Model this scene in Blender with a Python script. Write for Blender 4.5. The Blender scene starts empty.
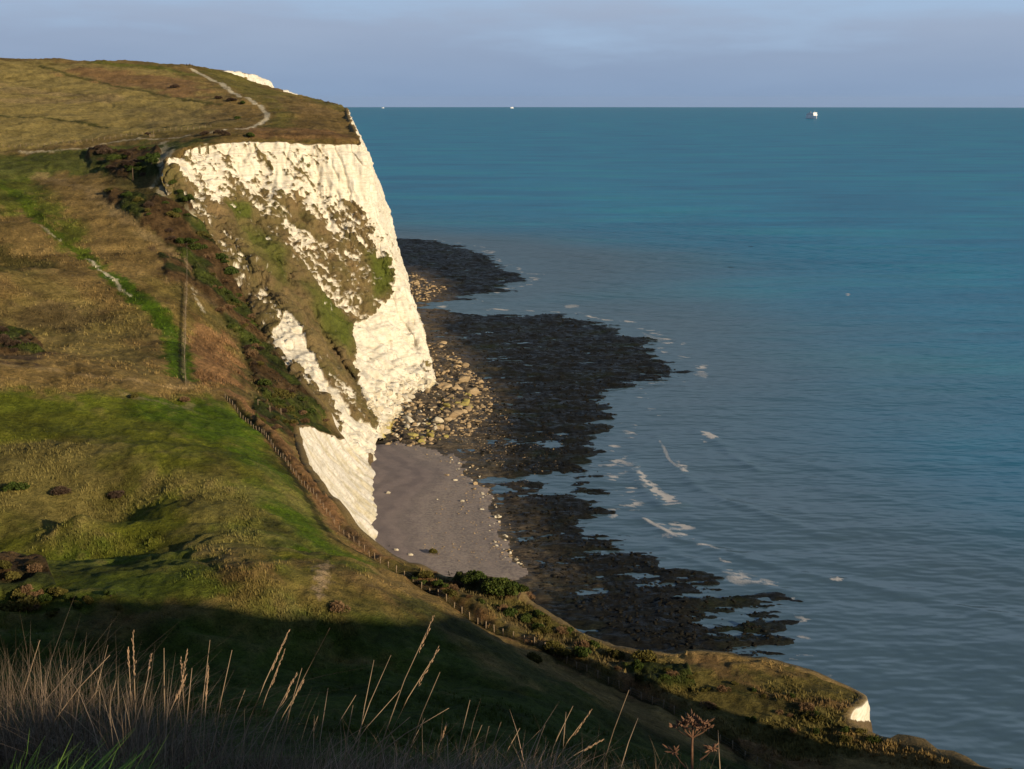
import bpy, math, random
import numpy as np
PI = math.pi
rnd = random.Random(7)
rng = np.random.default_rng(11)
scn = bpy.context.scene
COL = scn.collection
F32 = np.float32

# ------------------------------------------------------------------ camera model
W_, H_ = 1024, 769
FPX = 1422.0
EYE = 110.0
PITCH = math.atan((384.5 - 99.0) / FPX)
cP, sP = math.cos(PITCH), math.sin(PITCH)
RE = 7.3e6                                   # earth radius with refraction

def ray(u, v):
    a = (u - 512.0) / FPX; b = (v - 384.5) / FPX
    return a, cP - b * sP, -sP - b * cP      # dx, dy, dz

def at(u, v, Y):                             # point seen at photo position (u,v), Y metres out
    dx, dy, dz = ray(u, v); t = Y / dy
    return (dx * t, Y, EYE + dz * t)

def at_z(u, v, z=0.0):
    dx, dy, dz = ray(u, v); t = (z - EYE) / dz
    return (dx * t, dy * t, z)

def at_sea(u, v):                            # far sea point on the curved sea
    dx, dy, dz = ray(u, v)
    m = -dz / dy
    d = RE * (m - math.sqrt(max(0, m * m - 2 * EYE / RE)))
    return (dx / dy * d, d, -d * d / (2 * RE))

def proj(x, y, z):
    zz = z - EYE
    f = y * cP - zz * sP
    up = y * sP + zz * cP
    f = np.maximum(f, 0.01)
    return 512.0 + FPX * x / f, 384.5 - FPX * up / f

# ------------------------------------------------------------------ noise
def _h(ix, iy, iz, s):
    n = (ix.astype(np.int64) * 374761393 + iy.astype(np.int64) * 668265263 + iz.astype(np.int64) * 2147483647 + s * 974634777) & 0xFFFFFFFF
    n = ((n ^ (n >> 13)) * 1274126177) & 0xFFFFFFFF
    n = ((n ^ (n >> 16)) * 2246822519) & 0xFFFFFFFF
    return ((n ^ (n >> 15)) & 0xFFFFFF) / float(0xFFFFFF)

def vn2(x, y, s=0):
    ix = np.floor(x); iy = np.floor(y); fx = x - ix; fy = y - iy
    fx = fx * fx * fx * (fx * (fx * 6 - 15) + 10); fy = fy * fy * fy * (fy * (fy * 6 - 15) + 10)
    z = np.zeros_like(ix)
    a = _h(ix, iy, z, s); b = _h(ix + 1, iy, z, s); c = _h(ix, iy + 1, z, s); d = _h(ix + 1, iy + 1, z, s)
    return (a + (b - a) * fx) * (1 - fy) + (c + (d - c) * fx) * fy

def vn3(x, y, z, s=0):
    ix = np.floor(x); iy = np.floor(y); iz = np.floor(z)
    fx = x - ix; fy = y - iy; fz = z - iz
    fx = fx * fx * (3 - 2 * fx); fy = fy * fy * (3 - 2 * fy); fz = fz * fz * (3 - 2 * fz)
    r = 0
    for dz in (0, 1):
        a = _h(ix, iy, iz + dz, s); b = _h(ix + 1, iy, iz + dz, s); c = _h(ix, iy + 1, iz + dz, s); d = _h(ix + 1, iy + 1, iz + dz, s)
        p = (a + (b - a) * fx) * (1 - fy) + (c + (d - c) * fx) * fy
        r = r + p * (fz if dz else 1 - fz)
    return r

def fbm2(x, y, s=0, o=4, g=0.5):             # about -1..1
    r = 0; a = 1; t = 0
    for k in range(o):
        r = r + a * (vn2(x * 2.03 ** k + 17.3 * k, y * 2.03 ** k - 9.1 * k, s + k) * 2 - 1); t += a; a *= g
    return r / t * 1.5

def fbm3(x, y, z, s=0, o=4, g=0.5):
    r = 0; a = 1; t = 0
    for k in range(o):
        q = 2.03 ** k
        r = r + a * (vn3(x * q + 7.3 * k, y * q - 9.1 * k, z * q + 3.7 * k, s + k) * 2 - 1); t += a; a *= g
    return r / t * 1.5

def sst(a, b, x):
    t = np.clip((x - a) / (b - a), 0, 1)
    return t * t * (3 - 2 * t)

def seg_dist(px, py, pts, closed=False):
    pts = [tuple(p[:2]) for p in pts]
    n = len(pts); best = np.full(px.shape, 1e18)
    for i in range(n if closed else n - 1):
        x0, y0 = pts[i]; x1, y1 = pts[(i + 1) % n]
        dx, dy = x1 - x0, y1 - y0; L = dx * dx + dy * dy + 1e-12
        t = np.clip(((px - x0) * dx + (py - y0) * dy) / L, 0, 1)
        d = (px - x0 - t * dx) ** 2 + (py - y0 - t * dy) ** 2
        best = np.minimum(best, d)
    return np.sqrt(best)

def inside(px, py, pts):
    r = np.zeros(px.shape, bool); n = len(pts); j = n - 1
    for i in range(n):
        xi, yi = pts[i][:2]; xj, yj = pts[j][:2]
        if yi != yj:
            c = ((yi > py) != (yj > py)) & (px < (xj - xi) * (py - yi) / (yj - yi) + xi)
            r ^= c
        j = i
    return r

def sdf(px, py, pts):                        # positive inside
    d = seg_dist(px, py, pts, True)
    return np.where(inside(px, py, pts), d, -d)

# ------------------------------------------------------------------ meshes / tagging
def mesh_np(name, V, Fq, mat=None, smooth=True, colors=None, attrs=None, parent=None):
    me = bpy.data.meshes.new(name)
    V = np.asarray(V, F32).reshape(-1, 3); Fq = np.asarray(Fq, np.int32)
    k = Fq.shape[1]
    me.vertices.add(len(V)); me.vertices.foreach_set('co', V.ravel())
    me.loops.add(Fq.size); me.loops.foreach_set('vertex_index', Fq.ravel())
    me.polygons.add(len(Fq)); me.polygons.foreach_set('loop_start', np.arange(0, Fq.size, k, dtype=np.int32))
    me.polygons.foreach_set('loop_total', np.full(len(Fq), k, np.int32))
    me.polygons.foreach_set('use_smooth', np.full(len(Fq), smooth, bool))
    if colors is not None:
        a = me.color_attributes.new('Col', 'FLOAT_COLOR', 'POINT')
        c = np.ones((len(V), 4), F32); c[:, :3] = colors
        a.data.foreach_set('color', c.ravel())
    for nm, val in (attrs or {}).items():
        a = me.attributes.new(nm, 'FLOAT', 'POINT'); a.data.foreach_set('value', np.asarray(val, F32).ravel())
    me.update(calc_edges=True); me.validate()
    if mat: me.materials.append(mat)
    o = bpy.data.objects.new(name, me); COL.objects.link(o)
    if parent is not None: o.parent = parent
    return o

def grid_faces(nr, nc):
    i = np.arange((nr - 1) * nc).reshape(nr - 1, nc)[:, :-1]
    return np.stack([i, i + 1, i + nc + 1, i + nc], -1).reshape(-1, 4)

def tag(o, label=None, cat=None, group=None, kind=None):
    if label: o['label'] = label
    if cat: o['category'] = cat
    if group: o['group'] = group
    if kind: o['kind'] = kind
    return o

def empty(name, loc, rz=0.0, s=1.0):
    o = bpy.data.objects.new(name, None); COL.objects.link(o)
    o.location = loc; o.rotation_euler = (0, 0, rz); o.scale = (s, s, s); o.empty_display_size = .2
    return o

class MB:
    def __init__(s): s.v = []; s.f = []
    def box(s, c, d, rz=0.0, taper=1.0):
        b = len(s.v); cx, cy, cz = c; hx, hy, hz = d[0] / 2, d[1] / 2, d[2] / 2
        ca, sa = math.cos(rz), math.sin(rz)
        for z, k in ((-hz, 1), (hz, taper)):
            for x, y in ((-hx, -hy), (hx, -hy), (hx, hy), (-hx, hy)):
                x *= k; y *= k
                s.v.append((cx + x * ca - y * sa, cy + x * sa + y * ca, cz + z))
        for q in ((0, 3, 2, 1), (4, 5, 6, 7), (0, 1, 5, 4), (1, 2, 6, 5), (2, 3, 7, 6), (3, 0, 4, 7)):
            s.f.append(tuple(b + i for i in q))
    def tube(s, pts, rs, n=5):
        b = len(s.v); pts = [np.array(p, float) for p in pts]
        for i, p in enumerate(pts):
            d = pts[min(i + 1, len(pts) - 1)] - pts[max(i - 1, 0)]; d /= np.linalg.norm(d) + 1e-9
            a = np.cross(d, (0, 0, 1.0) if abs(d[2]) < .9 else (1.0, 0, 0)); a /= np.linalg.norm(a) + 1e-9
            c = np.cross(d, a); r = rs[i] if hasattr(rs, '__len__') else rs
            for k in range(n):
                t = 2 * PI * k / n
                s.v.append(tuple(p + (a * math.cos(t) + c * math.sin(t)) * r))
        for i in range(len(pts) - 1):
            for k in range(n):
                s.f.append((b + i * n + k, b + i * n + (k + 1) % n, b + (i + 1) * n + (k + 1) % n, b + (i + 1) * n + k))
        s.f.append(tuple(b + k for k in range(n))[::-1]); e = b + (len(pts) - 1) * n
        s.f.append(tuple(e + k for k in range(n)))
    def build(s, name, mat, parent=None, smooth=False):
        me = bpy.data.meshes.new(name); me.from_pydata(s.v, [], s.f); me.update()
        if smooth: me.polygons.foreach_set('use_smooth', [True] * len(me.polygons))
        me.materials.append(mat)
        o = bpy.data.objects.new(name, me); COL.objects.link(o)
        if parent is not None: o.parent = parent
        return o

def copy_tree(o, parent=None):
    kids = [c for c in bpy.data.objects if c.parent == o] if o.get('_k', 1) else []
    c = o.copy(); COL.objects.link(c); c.parent = parent
    for ch in kids: copy_tree(ch, c)
    return c

# ------------------------------------------------------------------ materials
class NT:
    def __init__(s, name):
        s.m = bpy.data.materials.new(name); s.m.use_nodes = True; s.t = s.m.node_tree
        s.b = s.t.nodes['Principled BSDF']
    def n(s, ty, **kw):
        nd = s.t.nodes.new(ty)
        for k, v in kw.items():
            if k.startswith('i_'):
                key = k[2:]; key = int(key) if key.isdigit() else key.replace('_', ' ')
                nd.inputs[key].default_value = v
            else: setattr(nd, k, v)
        return nd
    def l(s, a, ao, b, bi): s.t.links.new(a.outputs[ao], b.inputs[bi])
    def noise(s, scale, detail=4, rough=.55, vec=None, dist=0.0):
        nd = s.n('ShaderNodeTexNoise'); nd.inputs['Scale'].default_value = scale; nd.inputs['Detail'].default_value = detail
        nd.inputs['Roughness'].default_value = rough; nd.inputs['Distortion'].default_value = dist
        if vec: s.t.links.new(vec, nd.inputs['Vector'])
        return nd.outputs['Fac']
    def ramp(s, fac, stops):
        nd = s.n('ShaderNodeValToRGB'); e = nd.color_ramp.elements
        while len(e) > 1: e.remove(e[-1])
        e[0].position = stops[0][0]; e[0].color = tuple(stops[0][1]) + (1,)
        for p, c in stops[1:]:
            q = e.new(p); q.color = tuple(c) + (1,)
        s.t.links.new(fac, nd.inputs[0]); return nd.outputs[0]
    def math(s, op, a, b=None):
        nd = s.n('ShaderNodeMath', operation=op)
        for i, x in enumerate((a, b)):
            if x is None: continue
            if isinstance(x, (int, float)): nd.inputs[i].default_value = x
            else: s.t.links.new(x, nd.inputs[i])
        return nd.outputs[0]
    def mixc(s, fac, a, b, mode='MIX'):
        nd = s.n('ShaderNodeMix', data_type='RGBA', blend_type=mode)
        for i, x in ((0, fac), (6, a), (7, b)):
            if isinstance(x, (int, float)): nd.inputs[i].default_value = x if i == 0 else (x, x, x, 1)
            elif isinstance(x, tuple): nd.inputs[i].default_value = x + (1,)
            else: s.t.links.new(x, nd.inputs[i])
        return nd.outputs[2]
    def bump(s, h, strength, dist, prev=None):
        nd = s.n('ShaderNodeBump'); nd.inputs['Strength'].default_value = strength; nd.inputs['Distance'].default_value = dist
        s.t.links.new(h, nd.inputs['Height'])
        if prev: s.t.links.new(prev, nd.inputs['Normal'])
        return nd.outputs[0]
    def attr(s, nm): return s.n('ShaderNodeAttribute', attribute_name=nm)
    def pos(s): return s.n('ShaderNodeNewGeometry').outputs['Position']
    def scaled(s, vec, sc, rot=(0, 0, 0)):
        nd = s.n('ShaderNodeMapping'); nd.inputs['Scale'].default_value = sc; nd.inputs['Rotation'].default_value = rot
        s.t.links.new(vec, nd.inputs['Vector']); return nd.outputs[0]
    def set(s, **kw):
        for k, v in kw.items():
            k = k.replace('_', ' ')
            if isinstance(v, (int, float)): s.b.inputs[k].default_value = v
            elif isinstance(v, tuple): s.b.inputs[k].default_value = v + (1,) if len(v) == 3 else v
            else: s.t.links.new(v, s.b.inputs[k])

def simple_mat(name, c, rough=.8, var=.35, scale=3.0, metal=0.0):
    t = NT(name); g = t.noise(scale, 4, .6, t.pos())
    t.set(Base_Color=t.mixc(1.0, c, t.ramp(g, [(.3, (1 - var,) * 3), (.7, (1 + var * .6,) * 3)]), 'MULTIPLY'), Roughness=rough, Metallic=metal)
    t.b.inputs['Specular IOR Level'].default_value = .25
    return t.m
EXPOSURE = 0.2
# ------------------------------------------------------------------ land control points  (photo u, v, metres out)
CP = [
 # far plateau field and skyline
 (-60,57,1000),(0,58,1000),(60,60,1000),(120,63,1000),(190,68,970),(222,71,1000),(240,82,990),(255,86,980),(270,90,970),(285,93,930),(300,96,900),(325,102,830),(345,108,760),
 (0,100,800),(100,100,790),(180,98,790),(250,100,760),(220,85,860),(100,80,890),(0,80,890),(265,112,705),(300,115,690),(335,118,700),
 (0,125,700),(90,125,700),(180,120,700),(-60,125,700),(240,125,660),(300,130,635),(340,131,640),(350,119,690),(357,133,630),
 (-40,148,640),(0,148,640),(70,145,640),(150,136,640),(200,136,615),(250,140,587),(300,141,592),(345,144,596),(205,142,580),(175,150,570),
 # bank and slope under the plateau
 (0,165,605),(60,160,608),(110,162,600),(150,158,592),(-40,170,600),(150,186,553),(110,190,556),(40,185,572),(171,158,564),(167,164,553),(178,181,551),
 (186,194,546),(192,206,540),(222,256,520),(245,300,500),(266,336,478),(300,386,440),(322,410,424),(345,437,408),
 (150,215,524),(180,240,515),(200,270,495),(215,300,475),(235,340,450),(260,375,428),(300,415,400),(320,435,388),
 (110,215,530),(60,200,545),(0,195,555),(130,240,505),(80,240,505),(0,230,505),(-40,230,510),
 (165,275,470),(100,270,470),(0,270,465),(-40,280,460),(190,310,440),(120,310,432),(0,310,425),(60,340,400),(130,345,395),(195,350,395),(0,345,392),
 (188,384,352),(215,370,385),(240,395,362),(270,415,355),(295,440,352),(280,425,352),
 # lawn crest, valley behind it
 (-40,360,335),(0,362,330),(60,371,328),(100,378,328),(150,385,332),(190,389,340),
 (0,425,290),(100,420,300),(200,420,312),(0,470,266),(120,460,268),(230,450,285),(80,500,242),(180,500,248),(270,500,258),(0,520,250),
 (100,540,247),(60,566,234),(130,560,231),(0,560,236),(200,555,218),(300,545,236),(280,470,280),(340,560,236),
 # fence line
 (225,397,346),(262,432,318),(285,462,298),(305,490,283),(330,522,266),(380,562,248),(440,600,236),(500,636,222),(560,662,213),(640,700,200),(740,750,184),(800,778,176),
 # seaward strip
 (352,540,264),(420,575,251),(460,590,246),(500,592,243),(550,625,232),(600,650,222),(640,665,215),(700,662,214),(780,672,211),(840,690,209),(858,696,208),
 (740,690,203),(800,705,198),(850,724,192),(930,746,183),(1000,770,172),(820,740,188),(900,770,177),
 # near knoll
 (60,592,161),(120,584,163),(180,575,164),(250,566,164),(300,564,172),(345,564,183),(400,592,177),(450,622,171),(500,655,164),(560,694,156),(640,745,148),(700,775,140),
 (250,600,158),(340,600,165),(380,620,162),(120,620,150),(0,620,152),(0,592,162),
 (150,650,147),(300,650,152),(420,665,155),(0,650,145),(-60,650,143),(0,700,120),(300,700,132),(500,720,128),(150,700,130),(620,769,120),
 (0,769,90),(300,769,95),(500,769,98),(700,800,98),(900,830,110),(1000,820,130),
]
CPW = [at(*p) for p in CP]
# world-space points outside the frame (hill the photographer stands on, a spur added out of view to shade the near hollow, inland, far coast)
CPW += [(0,60,77),(0,30,91.5),(-3,14,100.8),(8,14,100.0),(-15,40,90),(20,40,84),(-30,60,80),(0,7.5,105.4),(4,7.5,105.2),(-4,7.5,105.8),
 (-1.5,4.2,107.95),(1.5,4.2,107.62),(0,2,108.5),(0,0,108.5),(-3,0,108.6),(3,0,108.5),(0,-10,109),(0,-60,112),(-60,-40,113),(60,-40,113),
 (-60,60,86),(-100,120,68),(-110,200,56),(-150,300,56),(-160,360,52),(-180,450,64),(-230,560,88),(-260,640,95),(-330,800,116),(-400,1000,138),
 (-300,300,80),(-300,100,90),(-200,0,110),(-400,500,110),(-600,700,130),(-600,200,120),(-600,-200,120),(0,-300,115),(0,-600,115),(-400,-500,120),
 (60,54,92),(60,36,104),at(1024,800,60),at(1024,800,75),at(1024,800,90),at(780,800,80),at(1024,800,45),(74,99,74),(85,100,76),(95,82,83),(104,72,86),(92,114,66),(102,98,80),(108,80,85),(84,126,50),(80,44,100),(98,30,96),(98,0,104),(90,-60,112),(85,-200,112),(85,-500,112),(62,146,25),(72,138,34),at(1024,800,150),at(1024,790,163),(28,30,102),(22,14,105),
 (-600,1400,140),(-340,1400,126),at(200,69,1120),at(226,71.5,1120),at(242,73,1140),at(255,76,1160),at(264,80,1180),at(272,89.5,1270),at(284,91,1340),at(296,95,1420),(-300,1200,127),(-400,1200,132),(-600,1100,134),(-420,2000,100),(-700,2600,100),(-262,1060,122),(-1200,2600,100)]
P = np.array(CPW, float)
# thin out duplicates then thin-plate spline with slight smoothing
def tps_fit(P, lam=0.6):
    X = P[:, :2] / 100.0; n = len(X)
    d2 = ((X[:, None] - X[None]) ** 2).sum(-1)
    K = np.where(d2 > 0, .5 * d2 * np.log(d2 + 1e-20), 0) + lam * 1e-3 * np.eye(n) * (1 + (P[:, 1] > 60)[:, None] * 3)
    Q = np.c_[np.ones(n), X]
    A = np.block([[K, Q], [Q.T, np.zeros((3, 3))]])
    w = np.linalg.solve(A, np.r_[P[:, 2], 0, 0, 0])
    return X, w
TX, TW = tps_fit(P)
def land(x, y):
    x = np.asarray(x, float); y = np.asarray(y, float); sh = x.shape
    X = x.ravel() / 100.; Y = y.ravel() / 100.; out = np.empty(X.size)
    for s in range(0, X.size, 60000):
        a = X[s:s + 60000, None]; b = Y[s:s + 60000, None]
        d2 = (a - TX[:, 0]) ** 2 + (b - TX[:, 1]) ** 2 + 1e-20
        out[s:s + 60000] = (.5 * d2 * np.log(d2)) @ TW[:-3] + TW[-3] + a[:, 0] * TW[-2] + b[:, 0] * TW[-1]
    return out.reshape(sh)

# ------------------------------------------------------------------ cliff stations, top to bottom
ST = [
 [at(300,96,900), (-128,896,85), (-122,892,62), (-115,888,40), (-105,884,18), (-96,880,-2)],
 [at(325,102,830), (-104,826,84), (-98,822,62), (-91,818,40), (-83,814,18), (-74,810,-2)],
 [at(345,108,760), (-84,757,84), (-79,755,62), (-72,752,40), (-64,748,18), (-55,745,-2)],
 [at(350,119,690), (-70,688,80), (-63,687,60), (-56,686,38), (-49,684,16), (-43,683,-2)],
 [at(357,133,630), (-60,624,76), (-55,621,54), (-49,618,34), (-42,613,15), (-36,608,-2)],
 [at(361,143,601), at(372,188,597), at(383,227,591), at(405,282,580), at(424,340,566), at(435,392,541)],
 [at(350,144,598), at(357,190,590), at(368,235,581), at(386,290,570), at(407,345,556), at(428,400,525)],
 [at(318,143,592), at(326,190,585), at(340,240,575), at(360,292,560), at(386,350,540), at(412,412,505)],
 [at(270,142,588), at(283,185,580), at(302,232,568), at(328,288,550), at(364,355,523), at(400,430,472)],
 [at(225,143,582), at(240,182,574), at(262,224,562), at(296,275,538), at(342,350,505), at(391,443,452)],
 [at(190,148,572), at(210,182,565), at(242,228,552), at(292,296,522), at(347,375,490), at(385,440,450)],
 [at(182,158,565), at(207,194,554), at(239,236,538), at(285,302,502), at(330,370,465), at(376,440,442)],
 [at(172,156,558), at(200,200,546), at(230,246,530), at(278,316,492), at(316,372,455), at(372,456,424)],
 [at(167,160,550), at(192,206,540), at(222,256,520), at(264,330,480), at(300,386,440), at(346,447,402)],
 [(at(160,164,545)[0],545,80), (at(185,214,532)[0],532,60), (at(214,266,512)[0],512,48), (at(256,345,472)[0],472,18), (at(290,398,434)[0],434,10), (at(335,445,402)[0],402,4)],
]
ST = np.array([[list(p) for p in s] for s in ST], float)

def catmull(P, n):                            # P: (k, ..., 3) -> (n, ..., 3)
    k = len(P); t = np.linspace(0, k - 1, n); i = np.clip(np.floor(t).astype(int), 0, k - 2); f = (t - i)
    g = lambda j: P[np.clip(j, 0, k - 1)]
    p0, p1, p2, p3 = g(i - 1), g(i), g(i + 1), g(i + 2)
    f = f.reshape((-1,) + (1,) * (P.ndim - 1))
    return .5 * (2 * p1 + (p2 - p0) * f + (2 * p0 - 5 * p1 + 4 * p2 - p3) * f * f + (3 * p1 - p0 - 3 * p2 + p3) * f ** 3)

# plan outline of the land (turf edge), far to near
EDGE_TOP = [tuple(s[0]) for s in ST[:12]]
EDGE_ARETE = [tuple(p) for p in ST[13]]
far_edge = [(-2000,4200),(-900,2900),(-420,2000),(-330,1650),(-235,1480),(-216,1400),(-200,1250),(-185,1150),(-165,1050),(-150,960)]
near_px = [(340,441,400),(312,446,378),(299,452,360),(301,462,342),(303,474,322),(310,490,300),(332,518,281),(360,538,268),(395,556,262),(430,566,257),(470,578,251),(505,586,247),(550,618,236),(600,646,225),(650,658,218),
 (700,656,218),(740,660,217),(785,668,215),(830,680,213),(862,692,211),(868,698,207),(858,706,201),(846,716,196),(852,722,192),(890,734,188),(930,745,183),(1000,769,172)]
near_edge = [at(*p) for p in near_px]
tail = [(66,160),(84,140),(102,128),(118,112),(130,80),(135,20),(128,-40),(112,-110),(110,-400),(110,-900)]
NE = [(p[0], p[1]) for p in near_edge]
LANDPOLY = [p[:2] for p in far_edge] + [p[:2] for p in EDGE_TOP] + [p[:2] for p in EDGE_ARETE] + NE + tail + [(-3000,-900),(-3000,4200)]

# ------------------------------------------------------------------ shore outlines (photo positions at sea level)
def zpoly(l, z=0.0): return [at_z(u, v, z)[:2] for u, v in l]
PLAT = zpoly([(330,232),(400,238),(440,241),(475,248),(500,262),(520,270),(524,277),(505,290),(470,299),(440,304),(425,308),(440,311),(490,312),(560,313),(600,320),(640,331),(655,345),(662,357),(690,371),
 (672,380),(640,384),(632,402),(622,415),(606,440),(602,460),(606,490),(622,520),(655,545),(690,562),(722,585),(760,600),(778,618),(790,645),(800,690),(700,760),(500,760),(300,700),(250,450),(330,330)])
BEACH = zpoly([(340,452),(395,447),(440,452),(466,465),(484,492),(492,520),(506,550),(520,575),(440,620),(330,600),(300,500)])
RUBBLE = zpoly([(385,450),(400,400),(430,340),(445,342),(456,362),(474,385),(478,402),(460,416),(446,432),(440,444),(410,450)])
POOLS = [zpoly([(525,474),(560,472),(578,480),(556,486),(528,484)]), zpoly([(488,480),(502,477),(508,496),(496,502)]), zpoly([(545,440),(562,437),(560,447),(546,452)]), zpoly([(603,388),(655,390),(640,425),(607,420)]), zpoly([(530,489),(608,486),(606,497),(532,498)]), zpoly([(705,622),(730,620),(728,634),(708,634)]), zpoly([(606,440),(640,440),(640,478),(610,486),(603,465)])]
FARROCK = zpoly([(396,217),(408,218),(410,224),(398,225)])

def shore(x, y, ds):                          # height of beach / rock platform, ds = distance outside the land edge
    d = sdf(x, y, PLAT)
    wob = fbm2(x * .05, y * .028, 31, 4) * 7
    stk = fbm2(x * .03, y * .11, 36, 4, .6)
    pl = sst(-14, 12, d + wob + 9 * stk) * 3.0 - 2.46
    led = fbm2(x * .045 + y * .02, y * .16 - x * .03, 33, 5, .62)
    pl = pl + led * .75 + fbm2(x * .3, y * .8, 35, 3) * .45
    for p in POOLS: pl = pl - .75 * sst(-6, 5, sdf(x, y, p) + fbm2(x * .15, y * .07, 38, 3) * 4)
    pl = pl + .9 * sst(-6, 8, sdf(x, y, FARROCK) + led * 4) * 2
    apron = 2.6 * sst(26, 0, ds)
    pl = np.maximum(pl, apron * 1.0 - .6 + .4 * led * sst(0, 10, ds))
    rb = sst(-7, 9, sdf(x, y, RUBBLE) + fbm2(x * .12, y * .12, 44, 3) * 4)
    pl = pl + rb * (1.0 + 3.4 * sst(30, 0, ds) + 1.1 * fbm2(x * .3, y * .3, 45, 3))
    b = sst(-5, 5, sdf(x, y, BEACH) + fbm2(x * .12, y * .12, 41, 3) * 3)
    bz = .75 + 2.0 * sst(42, 2, ds) + fbm2(x * .3, y * .3, 43, 3) * .05
    return pl * (1 - b) + bz * b, b

def tussock(x, y):
    a = fbm2(x * .055, y * .055, 3, 3) - .9 * (np.maximum(0, 1 - np.abs(fbm2(x * .022 + y * .012, y * .03, 12, 4, .55)) * 3.2)) ** 2; b = vn2(x * .42, y * .42, 5); c = vn2(x * 1.1, y * 1.1, 6)
    return a * 1.1 + b * b * .75 + c * c * .28

THICK = [([(85,150),(160,150),(158,176),(125,180),(90,168)], 2.6, 520, 700), ([(163,165),(185,172),(207,208),(192,215),(170,192)], 2.6, 520, 640), ([(100,186),(165,198),(205,222),(255,285),(290,345),(262,350),(225,300),(160,235),(110,205)], 2.2, 430, 580),
 ([(190,252),(235,275),(245,305),(290,370),(335,420),(300,428),(262,400),(240,345),(215,300),(195,290)], 2.0, 380, 520), ([(432,558),(480,560),(525,590),(515,604),(470,592),(440,578)], 2.2, 200, 300), ([(-20,322),(30,335),(48,355),(-20,358)], 2.0, 360, 460),
 ([(255,395),(290,410),(340,438),(318,446),(285,438),(255,420)], 1.2, 330, 430), ([(620,664),(690,664),(700,690),(640,690)], 1.2, 180, 240), ([(-20,560),(45,562),(60,600),(-20,615)], 1.6, 160, 230), ([(155,250),(185,262),(197,287),(170,282)], 1.2, 400, 520)]
def thicket(x, y, z):
    u, v = proj(x, y, z); r = np.zeros(x.shape)
    lump = .45 + .75 * (1 - np.abs(vn2(x * .16, y * .16, 501) * 2 - 1)) * .6 + .55 * vn2(x * .42, y * .42, 502) + .3 * vn2(x * 1.1, y * 1.1, 503)
    for pl, h, y0, y1 in THICK:
        s = (y > y0) & (y < y1) & (u > min(p[0] for p in pl) - 12) & (u < max(p[0] for p in pl) + 12)
        if not s.any(): continue
        d = sdf(u[s], v[s], pl) + 3.5 * fbm2(x[s] * .12, y[s] * .12, 505, 3)
        r[s] = np.maximum(r[s], h * sst(-1.5, 4, d))
    return r * (lump - .35)
def near_mask(x, y): return sst(9, 45, np.hypot(x, y))

WALL1 = [(222,71.0,1116),(236,72.6,1128),(250,75,1150),(260,78,1170),(267,82,1186),(269,88,1196)]
WALL2 = [(268,88.5,1240),(276,89.6,1290),(286,91.5,1350),(296,95,1415)]
COMBE = [at(220,72,1014)[:2], at(245,82,1010)[:2], at(272,90,1005)[:2], (-120,1005), (-120,1440)] + [at(*t)[:2] for t in WALL2[::-1]] + [at(*t)[:2] for t in WALL1[::-1]]
FENCE_PX = [(225,396,346),(262,431,318),(285,462,298),(305,492,283),(332,527,266),(380,562,248),(440,598,236),(500,634,222),(560,660,213),(640,698,200),(740,748,184),(822,785,172)]
FENCE = [at(*p)[:2] for p in FENCE_PX]
HEDGE = []
for i_, p_ in enumerate(FENCE):
    q0 = FENCE[max(i_ - 1, 0)]; q1 = FENCE[min(i_ + 1, len(FENCE) - 1)]; tx, ty = q1[0] - q0[0], q1[1] - q0[1]; l_ = math.hypot(tx, ty)
    HEDGE.append((p_[0] - ty / l_ * 2.6, p_[1] + tx / l_ * 2.6))
def ground(x, y, L0=None):
    x = np.asarray(x, float); y = np.asarray(y, float)
    sd = sdf(x, y, LANDPOLY)
    z = land(x, y) if L0 is None else L0
    z = z + 1.80 * np.exp(-((x - 4.6) ** 2 + (y + 1.6) ** 2) / 9.0)  # unseen bank added beside the viewpoint to shade the foreground grass
    m_ = (y > 150) & (y < 380) & (np.abs(x) < 140)
    if m_.any():
        dx = seg_dist(x[m_], y[m_], HEDGE); fz_ = fbm2(x[m_] * .2, y[m_] * .2, 301, 3)
        dd = seg_dist(x[m_], y[m_], FENCE)
        z[m_] += (1.15 + .5 * fz_) * np.exp(-(dx / 2.0) ** 2) - .45 * np.exp(-(dd / .9) ** 2)
    z = z + tussock(x, y) * near_mask(x, y) * .8
    m_ = (y > 950) & (y < 1500) & (x > -330) & (x < -100)
    if m_.any(): z[m_] -= 30 * sst(0, 18, sdf(x[m_], y[m_], COMBE))
    tk = thicket(x, y, z); z = z + tk
    s, b = shore(x, y, np.maximum(-sd, 0))
    return np.where(sd > .35, z, s), sd, b, tk

# ------------------------------------------------------------------ terrain grid: rings round the viewpoint, dense where the view looks
def spaced(a, b, n): return np.linspace(a, b, n, endpoint=False)
QF = 1.0
th = np.radians(np.concatenate([spaced(-180, -40, 28), spaced(-40, -22.5, 24), spaced(-22.5, 22.5, int(860 * QF)), spaced(22.5, 40, 24), spaced(40, 180.001, 28), [180.0]]))
rr = np.concatenate([[0.05], np.exp(spaced(math.log(.8), math.log(2.2), 8)), np.exp(spaced(math.log(2.2), math.log(12), 60)), np.exp(spaced(math.log(12), math.log(80), 90)),
     np.exp(spaced(math.log(80), math.log(1250), int(880 * QF))), np.exp(spaced(math.log(1250), math.log(4000), 60)), [4000.0]])
RR, TT = np.meshgrid(rr, th, indexing='ij')
GX = RR * np.sin(TT); GY = RR * np.cos(TT)
ri = np.unique(np.r_[np.arange(0, len(rr), 4), len(rr) - 1]); ti = np.unique(np.r_[np.arange(0, len(th), 4), len(th) - 1])
Lc = land(GX[np.ix_(ri, ti)], GY[np.ix_(ri, ti)])
Lt = np.stack([np.interp(th, th[ti], row) for row in Lc]); k_ = np.clip(np.searchsorted(ri, np.arange(len(rr)), 'right') - 1, 0, len(ri) - 2)
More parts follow.
